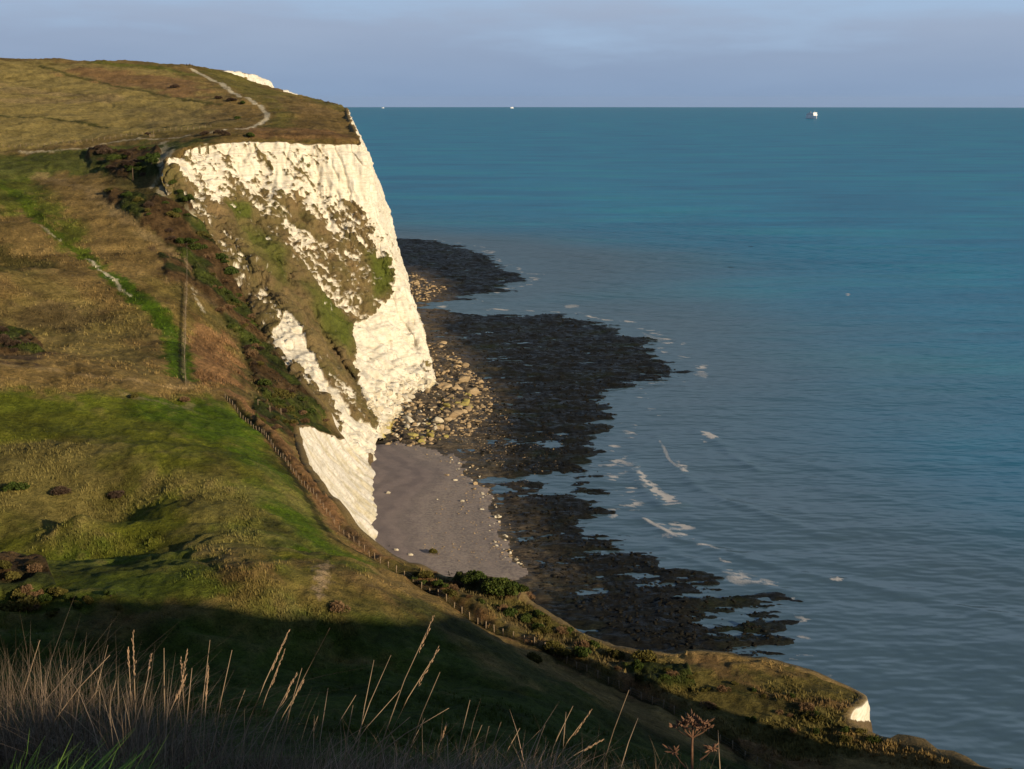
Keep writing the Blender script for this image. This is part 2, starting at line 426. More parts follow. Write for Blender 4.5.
f_ = ((rr - rr[ri[k_]]) / (rr[ri[k_ + 1]] - rr[ri[k_]]))[:, None]; L0 = Lt[k_] * (1 - f_) + Lt[k_ + 1] * f_
GZ, GSD, GB, GTK = ground(GX, GY, L0)
# inland horizon sinks with the earth's curve
GZ = GZ - (RR ** 2) / (2 * RE)
TANG = (GZ - EYE) / np.maximum(RR, .3)

def hit(u, v, rmin=14.0):
    dx, dy, dz = ray(u, v); h = math.hypot(dx, dy); az = math.atan2(dx, dy); k = dz / h
    j = int(np.argmin(np.abs(th - az)))
    ok = np.nonzero((TANG[:, j] >= k) & (rr > rmin))[0]
    if len(ok) == 0: i = len(rr) - 2; r = rr[i]
    else:
        i = ok[0]; t0, t1 = TANG[i - 1, j], TANG[i, j]
        f = min(1, max(0, (k - t0) / (t1 - t0 + 1e-9))); r = rr[i - 1] + (rr[i] - rr[i - 1]) * f
    x = r * math.sin(az); y = r * math.cos(az)
    return x, y, EYE + k * r
def gz(x, y):
    r = math.hypot(x, y); a = math.atan2(x, y)
    i = int(np.clip(np.searchsorted(rr, r) - 1, 0, len(rr) - 2)); j = int(np.clip(np.searchsorted(th, a) - 1, 0, len(th) - 2))
    fi = (r - rr[i]) / (rr[i + 1] - rr[i]); fj = (a - th[j]) / (th[j + 1] - th[j])
    return float((GZ[i, j] * (1 - fi) + GZ[i + 1, j] * fi) * (1 - fj) + (GZ[i, j + 1] * (1 - fi) + GZ[i + 1, j + 1] * fi) * fj)
def wl(l, rmin=14.0): return [hit(u, v, rmin)[:2] for u, v in l]
# ------------------------------------------------------------------ land colour (plants and soil by patch, plus some painted shade)
BROWN=(.215,.146,.054); STRAW=(.34,.24,.12); OLIVE=(.150,.122,.030); GREEN=(.082,.118,.010); LUSH=(.060,.112,.006); DKGREEN=(.034,.042,.010)
RUST=(.235,.125,.060); PLUM=(.085,.055,.036); CHALK=(.56,.49,.36); BARE=(.34,.25,.16); FIELD=(.300,.232,.080)
LAYERS = [  # type, photo outline, colour, softness m, opacity, wobble m, width m
 ('P',[(-80,60),(0,60),(90,64),(180,72),(215,95),(200,128),(150,134),(70,143),(-80,147)],FIELD,12,.9,8),
 ('P',[(75,66),(130,72),(190,80),(205,92),(205,98),(150,90),(100,82),(60,72)],RUST,14,.75,10),
 ('P',[(0,84),(120,95),(125,98),(0,90)],STRAW,8,.5,10), ('P',[(0,97),(110,96),(118,101),(0,103)],STRAW,6,.5,8),
 ('P',[(140,108),(230,112),(235,124),(150,128)],(.20,.15,.075),10,.4,12),
 ('L',[(40,66),(90,80),(150,92),(200,102),(220,104)],(.07,.07,.018),3,.8,2,4),('L',[(100,62),(150,66),(190,75)],GREEN,10,.6,6,14),
 ('L',[(-20,113),(60,120),(130,128),(200,124),(240,118)],(.05,.055,.014),2,.9,1.5,3),
 ('P',[(200,72),(240,76),(300,100),(345,112),(360,140),(280,140),(262,128),(275,112),(240,92)],(.145,.130,.034),8,.8,6),
 ('P',[(270,96),(330,108),(335,118),(300,116),(275,106)],(.21,.14,.06),8,.7,6),('P',[(240,128),(340,132),(356,142),(250,139)],RUST,4,.6,3),
 ('P',[(-60,150),(140,144),(175,140),(210,140),(200,145),(150,160),(60,172),(-60,175)],(.078,.105,.02),8,.8,6),
 ('P',[(-40,175),(30,178),(60,196),(90,240),(70,245),(30,210),(-40,215)],GREEN,8,.75,8),
 ('P',[(90,150),(150,150),(175,190),(215,230),(270,320),(320,420),(250,400),(225,340),(190,290),(150,240),(110,195)],(.075,.070,.024),14,.8,10),
 ('P',[(40,175),(80,182),(130,215),(185,262),(215,300),(205,310),(160,275),(110,235),(60,200)],BROWN,8,.7,8),
 ('L',[(40,176),(90,190),(130,222),(180,255),(215,290),(228,310)],STRAW,4,.55,3,5),
 ('P',[(0,270),(80,285),(140,320),(165,360),(150,378),(60,350),(0,320)],(.19,.155,.05),12,.6,12),
 ('P',[(-20,322),(20,330),(45,352),(30,364),(-20,358)],PLUM,6,.85,6),('P',[(0,295),(70,300),(110,320),(70,330),(0,315)],PLUM,8,.5,8),
 ('P',[(0,248),(40,262),(60,268),(20,272),(-30,262)],DKGREEN,8,.7,6),('P',[(155,250),(185,262),(195,285),(170,280)],PLUM,4,.8,4),
 ('P',[(190,250),(232,268),(238,290),(225,315),(205,300),(192,280)],PLUM,6,.7,5),
 ('P',[(192,325),(232,340),(240,385),(205,385),(190,360)],RUST,5,.8,5),
 ('L',[(-20,178),(12,190),(30,205),(52,232),(80,252),(108,275),(135,296),(158,312),(170,330),(177,350),(181,378)],GREEN,3,.95,3,5),
 ('L',[(108,275),(135,296),(158,312),(170,330),(177,350),(181,378)],LUSH,3,.9,2,6),
 ('L',[(88,259),(98,268),(112,278),(122,290),(131,296)],CHALK,.8,.9,1.0,1.0),('L',[(40,225),(60,240)],CHALK,.8,.5,1,.6),
 ('L',[(193,289),(196,300),(204,312)],CHALK,.8,.85,1,1.0),
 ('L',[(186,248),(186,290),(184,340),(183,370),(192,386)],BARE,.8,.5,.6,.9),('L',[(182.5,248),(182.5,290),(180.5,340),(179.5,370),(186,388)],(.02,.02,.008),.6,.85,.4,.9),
 ('P',[(165,140),(172,150),(165,168),(160,170),(152,158),(156,145)],CHALK,2,.6,3),('P',[(155,185),(168,195),(180,215),(176,218),(162,205)],CHALK,2,.6,3),
 ('P',[(184,205),(200,210),(214,222),(212,228),(195,222)],CHALK,2,.7,2),
 ('P',[(-60,388),(60,388),(140,392),(190,398),(225,400),(262,432),(300,490),(345,550),(380,565),(300,565),(120,560),(-60,530)],(.104,.120,.011),10,.92,8),
 ('P',[(150,398),(225,400),(262,432),(300,490),(345,550),(380,566),(300,552),(240,530),(250,480),(215,440),(150,420)],LUSH,12,.8,9),
 ('P',[(-60,388),(80,386),(160,396),(160,404),(80,408),(-60,408)],GREEN,6,.35,6),
 ('P',[(-60,430),(60,440),(120,460),(150,500),(130,550),(60,540),(-60,520)],(.24,.175,.075),16,.55,12),
 ('P',[(150,470),(230,470),(270,500),(260,552),(170,552),(140,530)],(.19,.15,.055),12,.6,12),
 ('P',[(-40,362),(60,368),(150,382),(215,390),(190,398),(60,392),(-40,386)],BROWN,5,.8,5),
 ('L',[(-20,361),(60,370),(100,377),(150,384),(190,387)],STRAW,1.5,.55,1,2.0),
 ('L',[(125,395),(150,400),(185,408),(190,405)],BARE,2,.4,2,2),('L',[(150,505),(152,530),(140,548)],(.03,.045,.008),1.5,.6,1,1.5),
 ('L',[(258,426),(268,438),(282,455)],BARE,1,.6,1,1.5),
 ('L',[(230,390),(262,420),(286,450),(310,485),(338,530),(375,552),(430,582),(500,622),(560,650),(640,690),(740,740),(820,770)],RUST,2.5,.85,2,5),
 ('L',[(225,396),(255,424),(280,454),(304,492),(332,535),(370,558),(430,592),(500,634),(560,662),(640,700),(740,750),(830,790)],(.022,.024,.008),1.0,.85,.8,1.6),  # hedge's shadow on the lawn side, painted into the turf colour
 ('P',[(60,575),(180,570),(250,566),(300,560),(345,560),(380,575),(300,580),(180,585),(90,600)],GREEN,3,.7,3),
 ('P',[(180,575),(250,568),(345,566),(400,592),(440,620),(400,640),(330,620),(200,620)],(.16,.13,.036),6,.7,6),
 ('P',[(330,565),(390,590),(440,612),(430,640),(370,620)],(.14,.085,.045),6,.6,6),
 ('P',[(318,563),(330,562),(328,580),(318,598),(316,585)],BARE,.8,.8,1),
 ('L',[(380,575),(450,620),(510,660),(560,695)],(.15,.11,.045),2,.5,2,3),
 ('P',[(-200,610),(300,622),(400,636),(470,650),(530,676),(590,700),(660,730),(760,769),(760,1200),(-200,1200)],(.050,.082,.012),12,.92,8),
 ('P',[(380,556),(520,590),(620,655),(780,665),(866,692),(1000,769),(800,769),(640,690),(500,620)],(.105,.092,.026),6,.85,6),
 ('L',[(330,525),(380,552),(440,575),(480,600),(560,640),(640,670)],(.15,.105,.055),3,.5,4,6),
 ('L',[(700,662),(780,700),(850,726),(930,748),(1000,770)],(.20,.115,.055),2.5,.6,2,3.5),
 ('L',[(860,692),(800,676),(740,662),(700,655)],(.19,.12,.055),1.5,.5,1.5,2),
 ('L',[(735,688),(790,706),(840,726)],DKGREEN,2,.7,2,2.5),
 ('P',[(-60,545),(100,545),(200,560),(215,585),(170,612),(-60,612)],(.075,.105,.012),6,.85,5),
 ('L',[(440,618),(480,640),(520,664),(570,694),(630,730)],(.070,.075,.020),5,.85,3,9),  # knoll flank coloured greener and darker, its shade painted in
 ('L',[(193,69),(200,74),(214,81),(228,89)],CHALK,1.2,.95,.5,3.8),
 ('L',[(228,89),(240,97),(254,103),(262,108),(267,113),(267,118),(262,123),(252,127)],CHALK,1.0,.95,.5,2.4),('L',[(252,127),(238,129),(222,131)],CHALK,.8,.95,.4,1.7),
 ('L',[(222,131),(190,135),(150,139),(110,143),(75,149),(50,151),(20,152)],(.44,.37,.25),.7,.9,.4,1.9),
]
def col_layers(X, Y, far):
    n = X.size
    C = np.empty((n, 3)); C[:] = BROWN
    m = fbm2(X * .02, Y * .02, 51, 4)
    C = C * (1 - sst(.1, .8, m)[:, None] * .6) + np.array(OLIVE) * (sst(.1, .8, m)[:, None] * .6)
    C = C * (1 + .25 * fbm2(X * .008, Y * .008, 57, 3)[:, None])
    for L in LAYERS:
        pts = wl(L[1]); c = np.array(L[2]); soft = L[3]; op = L[4]; wob = L[5]; wd = L[6] if L[0] == 'L' else 0
        pa = np.array(pts); pad = soft * 2 + wob * 2 + wd + 2
        s = np.nonzero((X > pa[:, 0].min() - pad) & (X < pa[:, 0].max() + pad) & (Y > pa[:, 1].min() - pad) & (Y < pa[:, 1].max() + pad))[0]
        if len(s) == 0: continue
        x = X[s]; y = Y[s]
        d = sdf(x, y, pts) if L[0] == 'P' else wd / 2 - seg_dist(x, y, pts)
        k = 1.0 / max(1.2, wob * 1.1)
        d = d + wob * fbm2(x * k, y * k, 60, 4, .6)
        a = (op * sst(-soft / 2, soft / 2, d))[:, None]
        C[s] = C[s] * (1 - a) + c * a
    tk = GTK.ravel()[lm]; kk = sst(.15, .7, tk)[:, None]; q = fbm2(X * .07, Y * .07, 71, 3); q2 = vn2(X * .9, Y * .9, 72)
    tc_ = np.array([.036, .044, .013]) + sst(-.1, .25, q)[:, None] * np.array([.052, .010, .012]) + sst(-.1, -.5, q)[:, None] * np.array([.018, .022, .0])
    C = C * (1 - kk) + tc_ * (.6 + .8 * q2)[:, None] * kk
    # tufts: straw-coloured and dark flecks at the size of a tussock
    t = vn2(X * .42, Y * .42, 5); t2 = vn2(X * 1.3, Y * 1.3, 8)
    g = fbm2(X * .12, Y * .12, 66, 4, .6)
    Zl = V[lm, 2]; tr = fbm2(Zl * 1.1 + 1.5 * fbm2(X * .03, Y * .03, 73, 2), X * .035 + Y * .02, 74, 3); st_p = sst(240, 330, Y) * sst(700, 600, Y)
    C = C * (1 + .30 * (tr * st_p)[:, None])
    C = C * (1 + .40 * g + .35 * (t - .45) + .25 * (t2 - .5))[:, None]
    w = (sst(.62, .9, t) * sst(-.1, .7, g) * .35)[:, None]
    C = C * (1 - w) + np.array([.21, .145, .07]) * w
    return np.clip(C, .006, .8)

mt = NT('turf'); ps = mt.pos()
cA = mt.attr('Col').outputs['Color']
n1 = mt.noise(5.0, 5, .65, ps); n2 = mt.noise(.9, 4, .6, mt.scaled(ps, (1, 1, 2)), .5); n3 = mt.noise(22, 3, .6, ps)
c = mt.mixc(1.0, cA, mt.ramp(n1, [(.25, (.45, .45, .42)), (.5, (1, 1, 1)), (.75, (1.5, 1.42, 1.35))]), 'MULTIPLY')
c = mt.mixc(1.0, c, mt.ramp(n2, [(.3, (.62, .66, .62)), (.7, (1.3, 1.26, 1.2))]), 'MULTIPLY')
c = mt.mixc(1.0, c, mt.ramp(n3, [(.3, (.75, .75, .75)), (.7, (1.2, 1.2, 1.2))]), 'MULTIPLY')
mt.set(Base_Color=c, Roughness=.95, Normal=mt.bump(n1, .9, .35, mt.bump(n2, .9, .9)))
mt.b.inputs['Specular IOR Level'].default_value = .08
M_TURF = mt.m

nr, nc = GX.shape
V = np.stack([GX, GY, GZ], -1).reshape(-1, 3)
Fa = grid_faces(nr, nc)
SDv = GSD.ravel(); Bv = GB.ravel()
landf = (SDv[Fa] > .35).any(1)
farm = RR.ravel()[Fa[:, 0]] > 850; crossf = farm & landf & ~((SDv[Fa] > .35).all(1)); landf &= ~crossf
C = np.zeros((len(V), 3)); lm = np.zeros(len(V), bool); lm[Fa[landf].ravel()] = True
vx, vy = V[lm, 0], V[lm, 1]
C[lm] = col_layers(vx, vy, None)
def submesh(name, sel, mat, colors=None, attrs=None):
    f = Fa[sel]; u, inv = np.unique(f, return_inverse=True)
    return mesh_np(name, V[u], inv.reshape(f.shape)[:, ::-1], mat, True, None if colors is None else colors[u], {k: a[u] for k, a in (attrs or {}).items()})
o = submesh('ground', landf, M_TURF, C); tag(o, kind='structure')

# ---- beach
mt = NT('beach_shingle'); ps = mt.pos()
n1 = mt.noise(.25, 5, .6, ps); n2 = mt.noise(6, 4, .7, ps); n3 = mt.noise(1.2, 5, .7, ps)
c = mt.ramp(n1, [(.3, (.160, .125, .118)), (.7, (.225, .178, .160))])
c = mt.mixc(1.0, c, mt.ramp(n2, [(.3, (.75,) * 3), (.7, (1.2,) * 3)]), 'MULTIPLY')
dsn = mt.math('ADD', mt.attr('Ds').outputs['Fac'], mt.math('MULTIPLY', mt.noise(.12, 4, .6, ps), 9.0))
wv = mt.n('ShaderNodeMath', operation='SINE'); mt.t.links.new(mt.math('MULTIPLY', dsn, .95), wv.inputs[0])
c = mt.mixc(1.0, c, mt.ramp(mt.math('ADD', mt.math('MULTIPLY', wv.outputs[0], .5), .5), [(.2, (.86, .85, .85)), (.8, (1.10, 1.08, 1.05))]), 'MULTIPLY')
rim = mt.ramp(mt.math('DIVIDE', dsn, 60.0), [(.45, (0,) * 3), (.62, (1,) * 3)])
c = mt.mixc(mt.math('MULTIPLY', rim, mt.ramp(n3, [(.42, (.1,) * 3), (.6, (.8,) * 3)])), c, (.34, .28, .22))
c = mt.mixc(mt.ramp(n2, [(.66, (0,) * 3), (.74, (.45,) * 3)]), c, (.36, .31, .26))
mt.set(Base_Color=c, Roughness=.9, Normal=mt.bump(n2, .5, .08, mt.bump(n3, .4, .25)))
M_BEACH = mt.m
# ---- weed-covered rock platform
mt = NT('weedy_rock'); ps = mt.pos(); st_ = mt.scaled(ps, (.7, 1.8, 1), (0, 0, .1))
n1 = mt.noise(.05, 5, .6, ps); n2 = mt.noise(1.0, 6, .7, st_); n3 = mt.noise(.35, 4, .6, st_)
c = mt.ramp(n1, [(.3, (.006, .007, .006)), (.5, (.010, .010, .008)), (.68, (.012, .016, .007))])
c = mt.mixc(1.0, c, mt.ramp(n2, [(.25, (.4,) * 3), (.7, (1.7,) * 3)]), 'MULTIPLY')
c = mt.mixc(mt.ramp(n2, [(.66, (0,) * 3), (.80, (.4,) * 3)]), c, (.050, .038, .028))
pa = mt.attr('Pale').outputs['Fac']
c = mt.mixc(mt.math('MULTIPLY', pa, mt.ramp(n3, [(.35, (.2,) * 3), (.6, (1,) * 3)])), c, mt.ramp(n2, [(.3, (.09, .062, .04)), (.65, (.27, .21, .14))]))
mt.set(Base_Color=c, Roughness=mt.ramp(n3, [(.35, (.30,) * 3), (.6, (.8,) * 3)]), Normal=mt.bump(n2, 1.0, .5))
mt.b.inputs['Specular IOR Level'].default_value = .14
M_WEED = mt.m
beachf = (~landf) & (~crossf) & (Bv[Fa].mean(1) > .5) & (np.abs(TT.ravel()[Fa[:, 0]]) < .7)
o = submesh('beach', beachf, M_BEACH, None, {'Ds': np.maximum(-SDv, 0)}); tag(o, kind='structure')
shf = (~landf) & (~crossf) & (~beachf) & (RR.ravel()[Fa[:, 0]] < 2500)
palezone = zpoly([(395,385),(425,340),(405,300),(408,268),(445,285),(440,305),(432,330),(468,365),(492,395),(478,440),(490,480),(512,540),(545,590),(500,575),(480,500),(455,455),(385,445)])
x, y = V[:, 0], V[:, 1]; pal = np.zeros(len(V)); s = np.unique(Fa[shf]); 
pal[s] = sst(-14, 8, sdf(x[s], y[s], palezone) + 6 * fbm2(x[s] * .15, y[s] * .1, 71, 4, .6)) * .75
o = submesh('rock_platform', shf, M_WEED, None, {'Pale': pal}); tag(o, kind='structure')

# ------------------------------------------------------------------ chalk material + cliff sheets
mt = NT('chalk'); ps = mt.pos()
veg = mt.attr('Veg').outputs['Fac']; cv = mt.attr('Col').outputs['Color']; stn = mt.attr('Stain').outputs['Fac']
vs = mt.scaled(ps, (1, 1, .25)); hs = mt.scaled(ps, (.3, .3, 1.6))
n1 = mt.noise(.5, 5, .6, vs); n2 = mt.noise(2.2, 5, .65, ps); n3 = mt.noise(1.2, 4, .6, hs); n4 = mt.noise(7, 3, .6, ps)
c = mt.ramp(n1, [(.3, (.62, .56, .45)), (.55, (.72, .67, .57)), (.75, (.78, .74, .66))])
c = mt.mixc(1.0, c, mt.ramp(n3, [(.32, (.80, .76, .70)), (.5, (1.0,) * 3), (.7, (1.05,) * 3)]), 'MULTIPLY')
c = mt.mixc(mt.ramp(n2, [(.60, (0,) * 3), (.72, (.30,) * 3)]), c, (.36, .28, .17))
c = mt.mixc(mt.math('MULTIPLY', stn, mt.ramp(n2, [(.3, (.35,) * 3), (.6, (1,) * 3)])), c, (.40, .31, .07))
fl_ = mt.noise(.55, 3, .6, mt.scaled(ps, (.06, .06, 2.2))); c = mt.mixc(mt.ramp(fl_, [(.60, (0,) * 3), (.66, (.35,) * 3), (.70, (0,) * 3)]), c, (.30, .25, .18))
vc = mt.mixc(1.0, cv, mt.ramp(n4, [(.25, (.5,) * 3), (.75, (1.5,) * 3)]), 'MULTIPLY')
vc = mt.mixc(1.0, vc, mt.ramp(n2, [(.25, (.6,) * 3), (.75, (1.3,) * 3)]), 'MULTIPLY')
vm = mt.math('ADD', veg, mt.math('MULTIPLY', mt.math('SUBTRACT', n4, .5), .7))
c = mt.mixc(mt.ramp(vm, [(.30, (0,) * 3), (.50, (.55,) * 3), (.66, (1,) * 3)]), c, vc)
mt.set(Base_Color=c, Roughness=.9, Normal=mt.bump(n2, .40, .35, mt.bump(n4, .45, .12, mt.bump(n3, .35, .5, mt.bump(n1, .4, .8)))))
mt.b.inputs['Specular IOR Level'].default_value = .15
M_CHALK = mt.m

def cliff_sheet(name, G, veg_fn, disp=1.0, topfix=6):
    """G: (rows, cols, 3) smooth sheet, row 0 on top; gives it rock relief along its normal"""
    du = np.gradient(G, axis=1); dv = np.gradient(G, axis=0)
    N = np.cross(du, dv); N /= np.linalg.norm(N, axis=-1, keepdims=True) + 1e-9
    X, Y, Z = G[..., 0], G[..., 1], G[..., 2]
    u, v = proj(X, Y, Z)
    vg, colr, stain, rough = veg_fn(u, v, X, Y, Z)
    rid = 1 - np.abs(fbm3(X * .09, Y * .09, Z * .022, 81, 4, .55))          # vertical buttresses
    fine = fbm3(X * .35, Y * .35, Z * .22, 85, 4, .6)
    blk = vn3(X * .55, Y * .55, Z * .5, 91)
    bed = fbm3(X * .05, Y * .05, Z * .9, 93, 2)
    k = np.ones(len(G))[:, None]; k[:topfix] = np.linspace(.15, 1, topfix)[:, None]
    cr = np.maximum(0, 1 - np.abs(fbm3(X * .16, Y * .16, Z * .045, 97, 3, .5)) * 7)
    vt = vn3(X * 1.3, Y * 1.3, Z * 1.3, 99)
    big = fbm3(X * .035, Y * .035, Z * .03, 79, 2) * 2.2 * sst(-2, 25, Z) * np.clip((np.arange(len(G)) - topfix) / 40.0, 0, 1)[:, None]
    D = (big + (rid - .7) * 3.4 + fine * (.22 + .35 * vg) + bed * .40 + (blk - .5) * .7 * (rough - .3) - cr * 1.0 + (.35 + .9 * vt) * sst(.4, .7, vg)) * disp * k
    # which way is out: sheets are wound so that N points to the sea
    nt = 3 if topfix > 4 and name != 'low_cliff' else 2; vg[:nt] = 1.0; vg[nt] = np.maximum(vg[nt], .6 if topfix > 4 else 0); colr[:nt + 1] = np.array([.17, .12, .05])
    P_ = G + N * D[..., None]
    f = grid_faces(*G.shape[:2])
    o = mesh_np(name, P_.reshape(-1, 3), f[:, ::-1], M_CHALK, True, colr.reshape(-1, 3), {'Veg': vg.ravel(), 'Stain': stain.ravel()})
    return o, P_

def pmask(u, v, pts, soft): return sst(-soft, soft, sdf(u, v, pts))
def head_veg(u, v, X, Y, Z):
    p = np.full(u.shape, .78)
    def put(poly, val, soft):
        nonlocal p
        m = pmask(u, v, poly, soft); p = p * (1 - m) + val * m
    put([(150,130),(450,130),(450,460),(390,460),(330,340),(250,235),(180,150)], .18, 3)
    put([(160,138),(215,138),(370,138),(372,195),(355,205),(330,200),(300,190),(262,192),(235,205),(205,200),(165,160)], .33, 6)
    put([(328,110),(380,110),(378,200),(345,200),(330,180)], .08, 6)
    put([(226,205),(262,190),(300,190),(330,204),(358,200),(372,225),(392,262),(392,300),(372,318),(350,330),(330,310),(300,285),(270,240),(235,225)], .59, 9)
    put([(222,200),(248,200),(262,215),(268,228),(240,226),(226,215)], .80, 5)
    put([(236,228),(265,232),(292,255),(300,275),(320,285),(330,310),(352,322),(358,352),(360,400),(385,438),(372,432),(340,380),(300,312),(262,262)], .90, 6)
    put([(275,225),(310,232),(345,268),(362,300),(350,306),(320,282),(290,262)], .52, 6)
    put([(352,330),(372,318),(390,300),(396,280),(405,330),(428,385),(400,395),(368,388),(356,355)], -.02, 4)
    put([(368,252),(392,258),(394,292),(376,306),(366,285)], .75, 5)
    put([(386,225),(410,270),(428,330),(432,380),(404,330),(394,262)], .22, 4)
    put([(362,380),(425,378),(440,392),(440,450),(385,450),(372,410)], .10, 5)
    # sunny side of the ridge
    put([(120,175),(170,172),(203,212),(240,240),(285,305),(325,365),(345,400),(368,432),(350,425),(280,360),(232,310),(195,260),(125,180)], .66, 4)
    put([(288,318),(274,336),(278,348),(305,368),(330,400),(350,436),(366,446),(350,414),(318,366),(297,327)], -.25, 2)
    put([(350,420),(372,428),(388,442),(402,442),(398,495),(350,480),(335,440)], .0, 3)
    put([(298,322),(312,330),(345,380),(368,425),(352,416),(324,368)], .60, 3)
    w = fbm3(X * .15, Y * .15, Z * .15, 101, 5, .68)
    q = (X * .75 + Y * .1 + Z * .62); r2 = (Z * .75 - X * .62)               # streaks running down to the right
    st2 = fbm3(r2 * .09, q * .55, Y * .15, 111, 4, .65)
    sp = fbm3(X * .7, Y * .7, Z * .9, 121, 3, .6)
    val = p + .28 * w * (p > .04) + .32 * st2 * sst(.1, .4, p) + .26 * sp * sst(.03, .2, p)
    vg = sst(.20, .74, val)
    gr = np.zeros(u.shape)
    for poly, sft in (([(236,228),(262,232),(285,255),(282,285),(262,262)], 8), ([(225,204),(250,202),(252,220),(235,222)], 4), ([(366,250),(392,255),(392,290),(372,300)], 6),
                      ([(300,285),(330,300),(350,330),(350,352),(325,335)], 8)):
        gr = np.maximum(gr, pmask(u, v, poly, sft))
    gr = np.clip(gr * .9 + .35 * fbm3(X * .06, Y * .06, Z * .06, 131, 3), 0, 1)[..., None]
    hv = (.5 + .5 * fbm3(X * .25, Y * .25, Z * .25, 137, 3))[..., None]; C = (np.array([.095, .078, .028]) * (1 - hv) + np.array([.175, .118, .055]) * hv) * (1 - gr) + np.array([.075, .088, .014]) * gr
    C = C * (1 + .35 * w[..., None])
    stain = pmask(u, v, [(385,430),(400,412),(432,418),(445,425),(440,452),(385,455)], 7) * 1.0 + pmask(u, v, [(385,425),(425,412),(436,420),(440,448),(380,452)], 5) * .6 + pmask(u, v, [(428,382),(470,385),(470,402),(430,405)], 5) * .6 + .12
    rough = .35 + 4.0 * pmask(u, v, [(362,388),(400,374),(425,372),(450,385),(450,455),(390,455),(374,420)], 5)
    return vg, C, stain, rough
rows = catmull(ST.transpose(1, 0, 2), 300)           # 300 x 15 x 3
G1 = catmull(rows.transpose(1, 0, 2), 620).transpose(1, 0, 2)
# little overlap onto the turf on top
lip = G1[0:1].copy(); nrm = np.cross(np.gradient(G1, axis=1), np.gradient(G1, axis=0))[3]; nrm[:, 2] = 0; nrm /= np.linalg.norm(nrm, axis=-1, keepdims=True) + 1e-9
sgn = np.where((nrm[:, 0] * .6 - nrm[:, 1] * .4) > 0, 1, 1)[:, None]
lip2 = lip - (nrm * 2.2)[None]; lip2[..., 2] -= 1.2; lip1 = lip - (nrm * .9)[None]; lip1[..., 2] += .10
G1 = np.concatenate([lip2, lip1, G1], 0)
o, P1 = cliff_sheet('headland_cliff', G1, head_veg, 1.0); tag(o, kind='structure')

def edge_sheet(name, pts, slope_deg, base_z, veg_fn, disp=1.0, step=.6, rowsn=70, push=0.0):
    P_ = np.array([p[:2] for p in pts], float)
    L = np.r_[0, np.cumsum(np.linalg.norm(np.diff(P_, axis=0), axis=1))]; n = max(12, int(L[-1] / step))
    t = np.linspace(0, L[-1], n)
    # smooth polyline
    E = np.stack([np.interp(t, L, P_[:, 0]), np.interp(t, L, P_[:, 1])], 1)
    k = max(1, int(3 / step)); ker = np.ones(2 * k + 1) / (2 * k + 1)
    for a in (0, 1):
        e = np.pad(E[:, a], k, mode='edge'); E[:, a] = np.convolve(e, ker, 'valid')
    T = np.gradient(E, axis=0); T /= np.linalg.norm(T, axis=1, keepdims=True); Nn = np.stack([-T[:, 1], T[:, 0]], 1)
    if name: pass
    test = E + Nn * 6; flip = inside(test[:, 0], test[:, 1], LANDPOLY).mean() > .5
    if flip: Nn = -Nn
    kk = max(1, int(8 / step)); ker = np.ones(2 * kk + 1) / (2 * kk + 1)
    for a in (0, 1):
        e = np.pad(Nn[:, a], kk, mode='edge'); Nn[:, a] = np.convolve(e, ker, 'valid')
    I = E - Nn * 1.6; E = E + Nn * push
    zt = np.array([gz(a, b) for a, b in I]); e = np.pad(zt, 2, mode='edge'); zt = np.convolve(e, np.ones(5) / 5, 'valid')
    out = []
    out.append(np.c_[E - Nn * (3.0 + push * 2.6), zt - 1.6]); out.append(np.c_[E - Nn * (1.2 + push * .5), zt + .05]); out.append(np.c_[E + Nn * .3, zt - .25])
    sl = slope_deg if hasattr(slope_deg, '__len__') else [slope_deg] * 2
    sa = np.interp(t, np.linspace(0, L[-1], len(sl)), sl)
    for f in np.linspace(0, 1, rowsn)[1:]:
        z = zt - .25 + (base_z - zt) * f; off = .3 + (zt - base_z) * f / np.tan(np.radians(sa)) * (.55 + .45 * f)
        out.append(np.c_[E + Nn * off[:, None], z])
    G = np.stack(out, 0)
    if flip: G = G[:, ::-1]                     # keep winding so that the normal points out
    du = np.gradient(G, axis=1)[20]; dv = np.gradient(G, axis=0)[20]; nn = np.cross(du, dv)
    return G
def cove_veg(u, v, X, Y, Z):
    w = fbm3(X * .12, Y * .12, Z * .12, 141, 4, .6)
    p = .10 + .55 * pmask(u, v, [(366,440),(372,440),(374,466),(368,468)], 2)
    m = sst(.45, .7, p + .22 * w)
    C = np.array([.13, .09, .045]) * (1 + .3 * w[..., None])
    stain = .45 * sst(-.2, .6, fbm3(X * .3, Y * .3, Z * .03, 151, 3))
    return m, C, stain, np.full(u.shape, .15)
def low_veg(u, v, X, Y, Z):
    w = fbm3(X * .2, Y * .2, Z * .2, 161, 4, .6)
    m = sst(.4, .6, .12 + .3 * w + .7 * sst(716, 724, v) + .6 * sst(835, 825, u))
    return m, np.array([.12, .085, .045]) * (1 + .3 * w[..., None]), np.full(u.shape, .1), np.full(u.shape, .4)
G2 = edge_sheet('cove', [EDGE_ARETE[-2][:2], EDGE_ARETE[-1][:2]] + NE[:11], [46, 46, 50, 58, 68, 74], -1.0, None, rowsn=90)
o, P2 = cliff_sheet('cove_cliff', G2, cove_veg, .22, 6); tag(o, kind='structure')
G3 = edge_sheet('low', NE[9:], [66, 70, 72, 80, 78, 70], -1.5, None, rowsn=50)
o, P3 = cliff_sheet('low_cliff', G3, low_veg, .3, 6); tag(o, kind='structure')
G4 = edge_sheet('side', NE[-3:] + tail[:6], 68, -1.5, None, step=2.5, rowsn=30)
o, P4 = cliff_sheet('near_cliff', G4, low_veg, 1.0, 4); tag(o, kind='structure')
